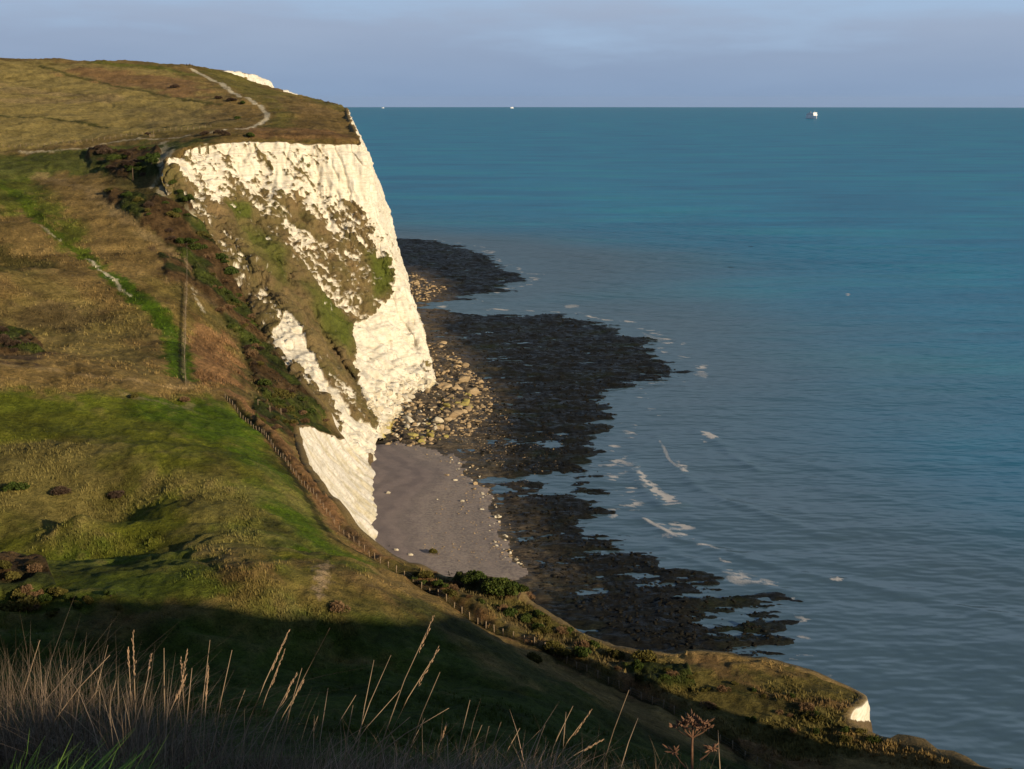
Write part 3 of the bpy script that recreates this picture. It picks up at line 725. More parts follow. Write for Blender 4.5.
def wall(name, tops, drop, out):
    T_ = np.array([at(*t) for t in tops]); T_ = catmull(T_, 60); d = np.gradient(T_, axis=0)[:, :2]; d /= np.linalg.norm(d, axis=1, keepdims=True); n_ = np.stack([d[:, 1], -d[:, 0]], 1)
    rows_ = [np.c_[T_[:, :2] + n_ * (2.0 + (out * f)), T_[:, 2] + .3 - drop * f] for f in np.linspace(0, 1, 40)]
    rows_.insert(0, np.c_[T_[:, :2] - n_ * 5, T_[:, 2] + .2]); rows_.insert(0, np.c_[T_[:, :2] - n_ * 9, T_[:, 2] - 3])
    o, _ = cliff_sheet(name, np.stack(rows_), lambda u, v, X, Y, Z: (0 * u + .05, np.full(u.shape + (3,), .1), 0 * u, 0 * u), 1.0, 4); tag(o, kind='structure')
wall('far_cliff', WALL1, 42, 24)
wall('farther_cliff', WALL2, 30, 16)

# ------------------------------------------------------------------ sea
tha = np.radians(np.concatenate([spaced(-180, -30, 30), spaced(-30, 26, 560), spaced(26, 180.001, 30), [180.0]]))
rs = np.concatenate([[20.0], np.exp(spaced(math.log(60), math.log(200), 30)), np.exp(spaced(math.log(200), math.log(1500), 760)), np.exp(spaced(math.log(1500), math.log(12000), 220)), np.exp(np.linspace(math.log(12000), math.log(43000), 60))])
R2, T2 = np.meshgrid(rs, tha, indexing='ij'); SX = R2 * np.sin(T2); SY = R2 * np.cos(T2)
fade = sst(1500, 500, R2)
WL = [([(655,436),(662,446),(673,461),(685,473),(705,489),(724,500),(779,518),(833,534)], .34), ([(632,463),(648,490),(663,506),(681,504)], .45), ([(640,520),(654,526),(689,541),(736,553),(779,567),(833,578),(880,588),(960,606),(1024,622)], .34),
      ([(670,549),(736,576),(794,592)], .22), ([(698,432),(712,436),(724,446),(760,470)], .3), ([(794,510),(960,553),(1024,572)], .2), ([(833,487),(960,514),(1040,530)], .16), ([(760,455),(860,476),(1000,500)], .14), ([(860,560),(960,580),(1040,600)], .14)]
wx = SX + 7 * fbm2(SX * .01, SY * .01, 171, 3); wy = SY + 7 * fbm2(SX * .012, SY * .012, 172, 3)
s1 = wx * .707 + wy * .707
shoreband = sst(0, 60, sdf(SX, SY, PLAT) * -1) * sst(520, 160, sdf(SX, SY, PLAT) * -1)
sz = .24 * (np.sin(s1 * 2 * PI / 19) + .4 * np.sin(s1 * 2 * PI / 11 + 1.3)) * shoreband * sst(-.5, .5, fbm2(SX * .006, SY * .006, 175, 2))
rowsel = (R2 > 200) & (R2 < 1500) & (np.abs(T2) < .5)
ch = fbm2(SX[rowsel] * .25, SY[rowsel] * .25, 181, 3) * .03 + fbm2(SX[rowsel] * .05, SY[rowsel] * .03, 183, 3) * .06
sz[rowsel] += ch
foam = np.zeros(SX.shape); xs = SX[rowsel]; ys = SY[rowsel]; fz = np.zeros(xs.shape); hz = np.zeros(xs.shape)
lw = fbm2(xs * .03, ys * .03, 190, 3) * 1.2
for pl, hgt in WL:
    w = zpoly(pl); pa = np.array(w); s = np.nonzero((xs > pa[:, 0].min() - 20) & (xs < pa[:, 0].max() + 20) & (ys > pa[:, 1].min() - 20) & (ys < pa[:, 1].max() + 20))[0]
    d = seg_dist(xs[s] + lw[s], ys[s] + lw[s], w)
    if hgt > .25: fz[s] = np.maximum(fz[s], .95 * np.exp(-(d / 1.0) ** 2) * sst(-.2, .5, fbm2(xs[s] * .06, ys[s] * .06, 196, 3)) * sst(75, 35, xs[s]))
    hz[s] = np.maximum(hz[s], hgt * np.exp(-(d / 2.3) ** 2) * sst(-.9, .3, fbm2(xs[s] * .02, ys[s] * .02, 195, 2)))
sz[rowsel] += hz
FO = [([(634,468),(638,480),(650,492),(664,505),(680,503),(678,496),(664,492),(650,480),(640,466)], 1.0), ([(672,458),(680,462),(692,468),(690,474),(680,472),(673,464)], .9), ([(660,444),(672,458),(674,464),(664,456)], .6), ([(700,431),(712,432),(722,438),(708,440),(703,444)], .9),
      ([(832,576),(842,579),(842,582),(833,581)], 1.1), ([(695,557),(702,560),(708,566),(700,564)], .9), ([(640,330),(668,340),(664,345),(640,338)], .5), ([(560,305),(580,303),(582,308),(565,309)], .6), ([(690,368),(712,372),(710,380),(692,376)], .55),
      ([(610,312),(650,312),(655,316),(612,316)], .4), ([(745,440),(752,438),(750,444)], .3), ([(845,293),(850,293),(850,296),(845,296)], 1.0)]
fn = fbm2(xs * .5, ys * .5, 201, 4, .65)
for pl, a in FO:
    w = zpoly(pl); fz = np.maximum(fz, a * sst(-1.5, 2.5, sdf(xs, ys, w) + fn * 2.2 - .3))
dpl = -sdf(xs, ys, PLAT)
lace = sst(9, -1, np.abs(dpl + fbm2(xs * .04, ys * .04, 205, 3) * 8 - 5)) * sst(-.05, .6, fbm2(xs * .16 + ys * .1, ys * .22, 207, 4, .65)) * .85
lace2 = sst(.35, .85, fbm2(xs * .09 + ys * .05, ys * .22, 209, 5, .7)) * sst(30, 3, dpl) * .55 * sst(330, 380, ys)
fz = np.maximum(fz, np.maximum(lace, lace2))
foam[rowsel] = fz
ds = np.maximum(-sdf(SX, SY, LANDPOLY), 0); dp = np.maximum(-sdf(SX, SY, PLAT), 0)
turb = sst(220, 10, dp + 60 * fbm2(SX * .004, SY * .004, 211, 3)) * .75 + .30 * sst(380, 40, dp) 
SZ = sz - R2 ** 2 / (2 * RE)
SZ[0] = 0
mt = NT('sea_water'); ps = mt.pos()
fo = mt.attr('Foam').outputs['Fac']; tb = mt.attr('Turb').outputs['Fac']
pn = mt.noise(.004, 5, .55, mt.scaled(ps, (1, 2.4, 0))); pb = mt.noise(.03, 4, .6, mt.scaled(ps, (.5, 1.6, 0)))
deep = mt.ramp(pn, [(.35, (.001, .150, .275)), (.5, (.001, .190, .325)), (.66, (.002, .235, .325))])
deep = mt.mixc(1.0, deep, mt.ramp(pb, [(.3, (.85,) * 3), (.7, (1.15,) * 3)]), 'MULTIPLY')
c = mt.mixc(tb, deep, (.078, .132, .160))
nf = mt.noise(2.6, 5, .75, ps)
fm = mt.ramp(mt.math('MULTIPLY', fo, mt.math('ADD', mt.math('MULTIPLY', nf, 1.4), .3)), [(.42, (0,) * 3), (.80, (.9,) * 3)])
c = mt.mixc(fm, c, (.62, .58, .54))
b1 = mt.noise(.55, 4, .6, mt.scaled(ps, (1, 1, 0), (0, 0, .6))); b2 = mt.noise(.12, 4, .6, mt.scaled(ps, (1.0, 1.0, 0), (0, 0, .785)), .3)
b3 = mt.noise(.012, 5, .65, mt.scaled(ps, (.7, 1.3, 0)))
nrm_b = mt.bump(b1, .16, .14, mt.bump(b2, .17, .8, mt.bump(b3, .5, 9.0))); nrm_d = mt.bump(b2, .08, .5, mt.bump(b3, .25, 6.0))
mt.t.nodes.remove(mt.b); df = mt.n('ShaderNodeBsdfDiffuse'); gl = mt.n('ShaderNodeBsdfGlossy'); gl.inputs['Roughness'].default_value = .16
mt.t.links.new(c, df.inputs['Color']); mt.t.links.new(nrm_d, df.inputs['Normal']); mt.t.links.new(nrm_b, gl.inputs['Normal'])
fr = mt.n('ShaderNodeFresnel'); fr.inputs['IOR'].default_value = 1.333; mt.t.links.new(nrm_b, fr.inputs['Normal'])
# a wind-roughened sea never reaches full grazing reflection: the steep wave faces seen face-on cap it
fk = mt.math('MULTIPLY', mt.math('MINIMUM', mt.math('MULTIPLY', fr.outputs[0], .50), .20), mt.math('SUBTRACT', 1.0, fm))
mxs = mt.n('ShaderNodeMixShader'); mt.t.links.new(fk, mxs.inputs[0]); mt.t.links.new(df.outputs[0], mxs.inputs[1]); mt.t.links.new(gl.outputs[0], mxs.inputs[2])
mt.t.links.new(mxs.outputs[0], [n for n in mt.t.nodes if n.type == 'OUTPUT_MATERIAL'][0].inputs['Surface'])
M_SEA = mt.m
o = mesh_np('sea', np.stack([SX, SY, SZ], -1).reshape(-1, 3), grid_faces(*SX.shape)[:, ::-1], M_SEA, True, None, {'Foam': foam, 'Turb': np.clip(turb, 0, 1)})
tag(o, kind='structure')
# ------------------------------------------------------------------ rocks
import bmesh
def rock_mesh(name, seed, mat, n=15, flat=.7):
    r = random.Random(seed); bm = bmesh.new()
    for i in range(n):
        v = Vector((r.gauss(0, 1), r.gauss(0, 1), r.gauss(0, 1))).normalized()
        bm.verts.new((v.x * r.uniform(.75, 1.1), v.y * r.uniform(.6, .95), v.z * flat * r.uniform(.8, 1.05)))
    res = bmesh.ops.convex_hull(bm, input=bm.verts)
    bmesh.ops.delete(bm, geom=[g for g in res['geom_interior'] if isinstance(g, bmesh.types.BMVert)], context='VERTS')
    bmesh.ops.bevel(bm, geom=list(bm.edges), offset=.05, segments=1, affect='EDGES')
    for v in bm.verts: v.co.z += flat * .45
    me = bpy.data.meshes.new(name); bm.to_mesh(me); bm.free(); me.materials.append(mat); return me
from mathutils import Vector
def rockmat(name, a, b, dark=.55):
    t = NT(name); ps = t.pos(); g = t.noise(1.3, 5, .65, ps); g2 = t.noise(7, 4, .65, ps)
    inf = t.n('ShaderNodeObjectInfo').outputs['Random']
    c = t.mixc(t.math('ADD', t.math('MULTIPLY', g, .6), t.math('MULTIPLY', inf, .4)), a, b)
    c = t.mixc(1.0, c, t.ramp(g2, [(.3, (dark,) * 3), (.6, (1.1,) * 3)]), 'MULTIPLY')
    t.set(Base_Color=c, Roughness=.9, Normal=t.bump(g2, .6, .15)); t.b.inputs['Specular IOR Level'].default_value = .15
    return t.m
M_RCH = rockmat('chalk_block', (.50, .42, .28), (.66, .60, .48)); M_RTAN = rockmat('stained_block', (.24, .155, .08), (.55, .42, .25)); M_RYEL = rockmat('lichen_block', (.30, .24, .05), (.42, .36, .14))
ROCKS = {k: [rock_mesh('boulder_' + k, s * 7 + i, m) for i in range(5)] for s, (k, m) in enumerate((('white', M_RCH), ('tan', M_RTAN), ('yellow', M_RYEL)))}
def px_in(poly, r):
    xs = [p[0] for p in poly]; ys = [p[1] for p in poly]
    while True:
        u = r.uniform(min(xs), max(xs)); v = r.uniform(min(ys), max(ys))
        if inside(np.array([u]), np.array([v]), poly)[0]: return u, v
def put_rock(kind, x, y, s, label, group, r, sink=.25, name='boulder'):
    o = bpy.data.objects.new(name, r.choice(ROCKS[kind])); COL.objects.link(o)
    o.location = (x, y, gz(x, y) - s * sink); o.scale = (s * r.uniform(.8, 1.25), s * r.uniform(.8, 1.2), s * r.uniform(.7, 1.1)); o.rotation_euler = (r.uniform(-.25, .25), r.uniform(-.25, .25), r.uniform(0, 6.28))
    tag(o, label, 'boulder', group)
rr_ = random.Random(5)
RZ = [('tan', [(430,345),(443,345),(464,365),(484,385),(490,402),(470,416),(452,436),(440,430),(442,410),(432,385)], 66, (.6, 3.6), 'brown stained chalk block in the rockfall below the tall cliff', 'stained blocks of the rockfall'),
      ('white', [(405,385),(435,380),(447,395),(445,425),(435,440),(400,440),(385,448),(390,420)], 50, (.7, 3.4), 'pale chalk block heaped against the foot of the tall cliff', 'pale chalk blocks at the cliff foot'),
      ('yellow', [(438,405),(470,398),(472,408),(440,415)], 16, (.8, 2.4), 'yellow stained block on the seaward tip of the rockfall', 'yellow stained blocks at the rockfall tip'),
      ('yellow', [(396,432),(430,422),(450,432),(445,442),(400,446)], 28, (.7, 2.2), 'yellow stained block where the cliff foot meets the beach', 'yellow stained blocks beside the beach'),
      ('tan', [(408,272),(440,284),(448,290),(425,303),(412,300)], 34, (1.0, 2.6), 'brown stained block in the far rockfall beyond the tall cliff', 'blocks of the far rockfall')]
for kind, poly, n, (a, b), lab, grp in RZ:
    for i in range(n):
        u, v = px_in(poly, rr_); x, y, z = at_z(u, v, .5)
        put_rock(kind, x, y, a + (b - a) * rr_.random() ** 3, lab, grp, rr_)
for i in range(60):
    u, v = px_in([(452,448),(475,462),(490,485),(497,510),(512,545),(522,565),(500,560),(484,520),(470,490),(448,465)], rr_); x, y, z = at_z(u, v, .5)
    put_rock('white' if i % 3 else 'tan', x, y, rr_.uniform(.28, .75), 'small chalk boulder along the seaward rim of the grey beach' if i % 3 else 'small brown boulder along the seaward rim of the grey beach', 'boulders rimming the beach', rr_)
for u, v, s, k, lab in ((388,496,1.25,'white','single white boulder on the grey beach close to the cliff'),(447,475,1.0,'tan','upper brown boulder casting a shadow on the middle of the beach'),(455,480,.85,'white','pale boulder next to the upper brown boulder on the beach'),
                        (475,483,1.1,'tan','orange brown boulder at the outer rim of the beach'),(462,500,.8,'white','pale boulder in the outer middle of the beach beside its shadow'),(437,499,.45,'white','tiny white stone alone on the smooth middle of the beach'),
                        (397,552,.9,'white','larger of the pale stones behind the near end of the beach'),(411,556,.7,'white','smaller of the pale stones behind the near end of the beach')):
    x, y, z = at_z(u, v, 1.2); put_rock(k, x, y, s, lab, None, rr_)
def stone_field(name, polys, n, smin, smax, mat, label, cat, kind='stuff', zlift=0.0, need=None):
    base = [rock_mesh('tmp_rock', 900 + i, mat, 12) for i in range(4)]; VV = []; FF = []; b = 0
    arrs = []
    for m in base:
        m.calc_loop_triangles(); v = np.empty(len(m.vertices) * 3); m.vertices.foreach_get('co', v); t = np.empty(len(m.loop_triangles) * 3, np.int32); m.loop_triangles.foreach_get('vertices', t)
        arrs.append((v.reshape(-1, 3), t.reshape(-1, 3))); bpy.data.meshes.remove(m)
    r = random.Random(hash(name) % 1000 if False else len(name)); tot = 0
    for poly, w in polys:
        xs = [p[0] for p in poly]; ys = [p[1] for p in poly]; g = np.random.default_rng(len(name) + len(poly))
        U = g.uniform(min(xs), max(xs), n * w * 4); Vv = g.uniform(min(ys), max(ys), n * w * 4); ok = inside(U, Vv, poly); U = U[ok][:n * w]; Vv = Vv[ok][:n * w]
        for u, v in zip(U, Vv):
            x, y, z = at_z(u, v, .3); zz = gz(x, y)
            if zz < -.35 or zz > 6: continue
            s = smin + (smax - smin) * r.random() ** 3; a = r.uniform(0, 6.28); ca, sa = math.cos(a), math.sin(a); bv, bt = arrs[r.randrange(4)]
            q = bv * np.array([s, s * r.uniform(.6, 1.1), s * r.uniform(.6, 1)]); q = np.c_[q[:, 0] * ca - q[:, 1] * sa, q[:, 0] * sa + q[:, 1] * ca, q[:, 2]] + (x, y, zz - .12 * s + zlift)
            VV.append(q); FF.append(bt + b); b += len(q)
    o = mesh_np(name, np.concatenate(VV), np.concatenate(FF), mat, False); tag(o, label, cat, None, kind); return o
def pile_on_sheet(name, PS, poly, n, smin, smax, mat, label, seed):
    u, v = proj(PS[..., 0], PS[..., 1], PS[..., 2]); ok = np.nonzero(inside(u.ravel(), v.ravel(), poly) & (PS[..., 2].ravel() > -1))[0]
    g = np.random.default_rng(seed); pk = g.choice(ok, n); pts = PS.reshape(-1, 3)[pk]; base = [rock_mesh('tmp_rock', 700 + i, mat, 13) for i in range(4)]; arrs = []
    for m in base:
        m.calc_loop_triangles(); a = np.empty(len(m.vertices) * 3); m.vertices.foreach_get('co', a); t = np.empty(len(m.loop_triangles) * 3, np.int32); m.loop_triangles.foreach_get('vertices', t)
        arrs.append((a.reshape(-1, 3), t.reshape(-1, 3))); bpy.data.meshes.remove(m)
    VV = []; FF = []; b = 0
    for p in pts:
        s = smin + (smax - smin) * g.random() ** 2.5; a = g.uniform(0, 6.28); ca, sa = math.cos(a), math.sin(a); bv, bt = arrs[g.integers(4)]
        q = bv * np.array([s, s * g.uniform(.6, 1.1), s * g.uniform(.7, 1.1)]); q = np.c_[q[:, 0] * ca - q[:, 1] * sa, q[:, 0] * sa + q[:, 1] * ca, q[:, 2]] + p - (0, 0, .5 * s)
        VV.append(q); FF.append(bt + b); b += len(q)
    o = mesh_np(name, np.concatenate(VV), np.concatenate(FF), mat, False); tag(o, label, 'rubble', None, 'stuff')
pile_on_sheet('chalk_rubble', P1, [(364,398),(380,386),(398,376),(425,374),(442,392),(440,425),(425,440),(392,447),(384,430)], 650, .35, 2.3, M_RCH, 'white chalk blocks piled against the lower face of the tall cliff', 3)
pile_on_sheet('yellow_rubble', P1, [(386,436),(400,424),(425,416),(440,420),(440,446),(388,450)], 160, .4, 1.6, M_RYEL, 'yellow stained blocks at the very foot of the tall cliff', 4)
M_RDK = rockmat('weed_block', (.008, .008, .006), (.022, .018, .012), .4)
stone_field('weedy_rocks', [([(430,235),(520,270),(440,300),(410,300),(405,245)], 5), ([(425,312),(560,312),(650,335),(690,372),(640,385),(600,450),(560,470),(490,450),(480,400),(430,340)], 22), ([(480,450),(600,470),(640,540),(780,620),(790,660),(650,650),(540,590)], 18),
             ([(602,385),(700,385),(720,430),(650,440),(610,420)], 1)], 170, .18, .80, M_RDK, 'dark weed covered rocks strewn over the tidal platform', 'rocks')
stone_field('rockfall_rubble', [([(388,448),(400,405),(430,345),(445,345),(462,363),(480,385),(484,408),(466,425),(450,440),(420,448)], 10), ([(462,363),(490,385),(492,412),(470,436),(455,438),(480,405)], 2), ([(408,272),(440,284),(448,290),(425,303),(412,300)], 3)], 110, .22, 1.7, M_RTAN, 'brown and cream rubble piled at the foot of the tall cliff', 'rubble')
stone_field('pale_cobbles', [([(395,445),(480,445),(500,500),(530,570),(420,560),(445,470)], 3), ([(440,350),(490,380),(520,440),(500,470),(450,440)], 6), ([(500,440),(570,430),(560,470),(500,500)], 1)], 230, .08, .45, M_RTAN, 'small pale stones scattered between the beach and the rocks', 'stones')

# ------------------------------------------------------------------ scrub
def leafmat(name, cols, trans=.0):
    t = NT(name); ps = t.pos(); g = t.noise(1.6, 3, .6, ps); inf = t.n('ShaderNodeObjectInfo').outputs['Random']
    at_ = t.attr('Tone').outputs['Fac']
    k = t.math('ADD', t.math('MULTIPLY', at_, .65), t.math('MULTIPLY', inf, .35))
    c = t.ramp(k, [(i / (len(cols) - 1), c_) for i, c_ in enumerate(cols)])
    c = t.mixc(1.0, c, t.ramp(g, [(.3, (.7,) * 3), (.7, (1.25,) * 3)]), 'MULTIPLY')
    t.set(Base_Color=c, Roughness=.8); t.b.inputs['Specular IOR Level'].default_value = .12
    return t.m
M_SH = {'green': leafmat('bramble_leaves', [(.020, .036, .006), (.045, .065, .012), (.085, .095, .018)]), 'olive': leafmat('gorse_leaves', [(.045, .045, .010), (.085, .075, .018), (.15, .12, .030)]),
        'plum': leafmat('bare_thorn', [(.035, .024, .018), (.070, .045, .030), (.12, .08, .05)]), 'rust': leafmat('dead_bracken', [(.09, .055, .028), (.17, .10, .05), (.26, .17, .09)])}
M_TWIG = simple_mat('twig', (.07, .05, .035))
def shrub_meshes(kind, seed, n=1500, leaf=.10, spiky=False):
    r = np.random.default_rng(seed); lobes = [(r.uniform(-.55, .55), r.uniform(-.55, .55), r.uniform(.25, .62), r.uniform(.35, .6)) for _ in range(7)]; VV = []; T = []
    for i in range(n):
        lx, ly, lz, lr = lobes[r.integers(7)]; d = r.normal(size=3); d /= np.linalg.norm(d); d[2] = abs(d[2]) * .9 - .15
        c = np.array([lx, ly, lz * .8]) + d * lr * r.uniform(.72, 1.08) * np.array([1, 1, .8])
        if c[2] < -.05: c[2] = r.uniform(0, .2)
        a = r.normal(size=3); a /= np.linalg.norm(a)
        if spiky: a = a * .6 + d; a /= np.linalg.norm(a)
        b = np.cross(a, r.normal(size=3)); b /= np.linalg.norm(b); s = leaf * r.uniform(.5, 1.3); w_ = .35 if spiky else .8
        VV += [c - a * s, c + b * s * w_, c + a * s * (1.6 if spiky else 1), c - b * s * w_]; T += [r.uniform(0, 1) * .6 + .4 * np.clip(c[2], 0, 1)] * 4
    VV = np.array(VV); F = np.arange(len(VV)).reshape(-1, 4)
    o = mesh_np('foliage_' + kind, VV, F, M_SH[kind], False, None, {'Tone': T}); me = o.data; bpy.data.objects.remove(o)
    tw = MB()
    for i in range(7):
        lx, ly, lz, lr = lobes[i]; tw.tube([(lx * .15, ly * .15, -.2), (lx * .5, ly * .5, lz * .4), (lx, ly, lz + lr * .4)], [.05, .035, .012], 4)
    o = tw.build('stems_' + kind, M_TWIG); m2 = o.data; bpy.data.objects.remove(o)
    return me, m2
SHR = {k: [shrub_meshes(k, 50 + 9 * i + j, spiky=(k in ('plum', 'rust'))) for j in range(3)] for i, k in enumerate(('green', 'olive', 'plum', 'rust'))}
def put_shrub(kind, x, y, s, sz_, label, group, r, name='shrub', cat='shrub'):
    me, tw = r.choice(SHR[kind]); root = empty(name, (x, y, gz(x, y) - .05 * s), r.uniform(0, 6.28)); root.scale = (s * .8, s * r.uniform(.65, .95), s * (sz_ * .4 + .66))
    tag(root, label, cat, group)
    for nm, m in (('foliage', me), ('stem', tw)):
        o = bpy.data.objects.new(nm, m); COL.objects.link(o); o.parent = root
rs_ = random.Random(21)
def scrub(poly, n, kinds, smin, smax, sz_, lab, grp, rmin=14):
    for i in range(n):
        u, v = px_in(poly, rs_); x, y, z = hit(u, v, rmin)
        if not inside(np.array([x]), np.array([y]), LANDPOLY)[0]: continue
        k = rs_.choice(kinds); adj = {'green': 'dark green', 'olive': 'olive', 'plum': 'bare purplish', 'rust': 'rusty dead'}[k]
        put_shrub(k, x, y, smin + (smax - smin) * rs_.random() ** 1.6, sz_, adj + ' ' + lab, grp, rs_)
scrub([(100,148),(150,150),(158,172),(135,178),(105,168)], 20, ['green','green','plum'], 2.2, 4.5, .6, 'bush in the thicket under the plateau rim', 'thicket under the plateau rim')
scrub([(163,168),(180,175),(203,208),(190,212),(172,192)], 10, ['green'], 2.0, 4.0, .6, 'bush in the thicket at the top of the cliff notch', 'thicket at the cliff notch')
scrub([(95,182),(165,200),(200,225),(250,290),(275,322),(262,335),(235,305),(205,262),(160,232),(110,208)], 34, ['green','green','olive','plum'], 1.6, 4.2, .55, 'bush on the steep slope behind the chalk ridge', 'bushes on the slope behind the chalk ridge')
scrub([(205,250),(232,272),(236,300),(270,335),(300,385),(330,425),(300,428),(255,385),(232,340),(212,300)], 40, ['green','olive','plum','rust'], 1.3, 3.4, .5, 'bush on the undercliff above the beach cove', 'bushes on the undercliff')
scrub([(255,395),(290,410),(335,438),(318,444),(285,436),(255,420)], 18, ['plum','olive','rust'], .9, 2.0, .5, 'bush on the ledge over the beach cove', 'bushes on the cove ledge')
scrub([(0,328),(25,338),(30,352),(0,352)], 9, ['plum'], 1.4, 2.8, .5, 'bush at the left end of the middle valley', 'thorn bushes in the middle valley')
scrub([(440,562),(480,566),(515,585),(520,598),(480,592),(445,578)], 16, ['green'], 1.5, 3.0, .7, 'bush in the dense clump behind the beach', 'dense clump behind the beach')
scrub([(395,566),(440,578),(520,600),(600,650),(660,662),(640,680),(560,648),(480,606),(410,580)], 46, ['green','olive','olive','rust','green'], .8, 2.0, .6, 'bush on the strip between fence and rocks', 'bushes on the strip between fence and rocks')
scrub([(640,668),(780,672),(800,705),(900,740),(840,750),(740,720),(660,690)], 34, ['olive','rust','green'], .6, 1.5, .5, 'bush on the grassy point near the white chunk', 'bushes on the grassy point')
scrub([(520,640),(570,652),(560,668),(535,662)], 4, ['olive'], 1.6, 2.3, .6, 'bush leaning over the fence line', 'bushes over the fence line')
scrub([(0,560),(40,562),(55,590),(40,612),(0,615)], 9, ['olive','olive','rust'], 1.2, 2.4, .7, 'bush at the left end of the near hollow', 'bushes at the end of the near hollow')
scrub([(40,590),(120,590),(130,610),(50,618)], 12, ['green','olive'], .7, 1.3, .6, 'low bush in the near hollow', 'low bushes in the near hollow')
for u, v, k, s, z_, lab in ((175,88,'plum',3.6,.5,'lone dark bush beside the chalk path on the plateau'),(218,99,'plum',3.2,.45,'left of two dark bushes inside the path bend'),(232,101,'plum',3.4,.45,'middle dark bush inside the path bend'),(243,104,'green',2.6,.45,'right dark bush close to the path bend'),
                            (222,136,'plum',4.0,.4,'low dark bush between path and cliff top'),(205,135,'plum',3.0,.4,'small dark bush between fence end and cliff top'),(251,137,'green',3.0,.4,'green bush near the middle of the cliff top'),(237,119,'green',2.2,.4,'small green bush inside the path curve'),
                            (148,135,'plum',2.0,.7,'dark bush growing at the field gate'),(528,600,'rust',2.6,.7,'round rusty bush at the seaward edge of the strip'),(60,494,'plum',2.4,.4,'purplish thorn patch on the left of the lawn'),(118,497,'plum',2.2,.4,'purplish thorn patch in the middle of the lawn'),
                            (16,490,'green',2.6,.4,'dark bush at the left margin of the lawn'),(185,402,'rust',1.8,.5,'brown bush on the crest of the lawn'),(132,398,'olive',1.6,.5,'olive bush on the crest of the lawn'),(645,660,'olive',2.6,.8,'tall olive bush on the strip above the rocks'),
                            (340,612,'rust',1.6,.7,'rusty bush on the sunny flank of the near knoll')):
    x, y, z = hit(u, v, 14); put_shrub(k, x, y, s, z_, lab, None, rs_)
x, y, z = at_z(434, 553, 1.2); put_shrub('olive', x, y, 1.7, .8, 'lone bush standing on the near end of the beach', None, rs_)

# rough grass tufts over the slopes, one mesh
CG = C.reshape(GX.shape + (3,))
def gcol(x, y):
    i = min(len(rr) - 1, int(np.searchsorted(rr, math.hypot(x, y)))); j = min(len(th) - 1, int(np.searchsorted(th, math.atan2(x, y)))); return CG[i, j]
def tufts(name, polys, mat_cols, label):
    VV = []; CC = []
    g = np.random.default_rng(77)
    for poly, n, h0, h1, c0, c1 in polys:
        xs = [p[0] for p in poly]; ys = [p[1] for p in poly]
        U = g.uniform(min(xs), max(xs), n * 3); Vv = g.uniform(min(ys), max(ys), n * 3); ok = inside(U, Vv, poly); U = U[ok][:n]; Vv = Vv[ok][:n]
        for u, v in zip(U, Vv):
            x, y, z = hit(u, v, 14.0)
            x += g.normal() * .6; y += g.normal() * 1.5
            if float(fbm2(np.array([x * .09]), np.array([y * .09]), 401, 3)[0]) < g.uniform(-.35, .45): continue
            if y < 60: continue
            z = gz(x, y); t = g.random(); c = gcol(x, y) * g.uniform(.75, 1.25) + np.array(c0) * .05 * g.random()
            for k in range(5):
                a = g.uniform(0, 6.28); h = g.uniform(h0, h1); w_ = h * .16; lx = math.cos(a) * h * .45; ly = math.sin(a) * h * .45
                bx = x + g.normal() * .18; by = y + g.normal() * .18; px_, py_ = -math.sin(a) * w_, math.cos(a) * w_
                VV += [(bx - px_, by - py_, z - .1), (bx + px_, by + py_, z - .1), (bx + lx, by + ly, z + h * .85)]; CC += [c, c, c * 1.1]
    VV = np.array(VV); o = mesh_np(name, VV, np.arange(len(VV)).reshape(-1, 3), mat_cols, False, np.array(CC)); tag(o, label, 'grass', None, 'stuff'); return o
t = NT('rough_grass'); t.set(Base_Color=t.attr('Col').outputs['Color'], Roughness=.85); t.b.inputs['Specular IOR Level'].default_value = .1; M_TUFT = t.m
S_, B_, O_, G_, D_ = (.32, .23, .12), (.22, .14, .06), (.15, .13, .035), (.08, .11, .02), (.035, .045, .012)
tufts('rough_grass', [([(-10,430),(120,450),(150,500),(130,560),(-10,540)], 3200, .25, .6, S_, O_), ([(150,470),(260,490),(260,556),(140,545)], 2200, .25, .55, S_, O_), ([(0,362),(215,392),(190,400),(0,390)], 1600, .3, .6, S_, B_),
  ([(0,200),(40,190),(120,240),(190,300),(180,380),(0,350)], 3400, .4, .9, S_, B_), ([(180,570),(345,562),(450,620),(400,640),(180,620)], 2600, .2, .5, S_, O_), ([(228,393),(262,425),(305,484),(335,522),(380,553),(500,620),(640,690),(820,780),(830,770),(640,675),(500,600),(380,545),(330,508),(262,412)], 5200, .4, .95, S_, B_),
  ([(400,560),(520,590),(620,655),(780,665),(866,692),(1000,769),(800,769),(640,690),(500,620)], 5200, .3, .8, S_, G_), ([(185,330),(235,340),(240,385),(200,390)], 700, .4, .9, (.28,.17,.09), B_),
  ([(0,600),(300,620),(500,700),(740,769),(0,769)], 5200, .2, .55, O_, D_), ([(100,180),(280,330),(340,430),(250,400),(190,300)], 2200, .5, 1.1, O_, D_)], M_TUFT, 'rough tufted grass covering the slopes and the strip')
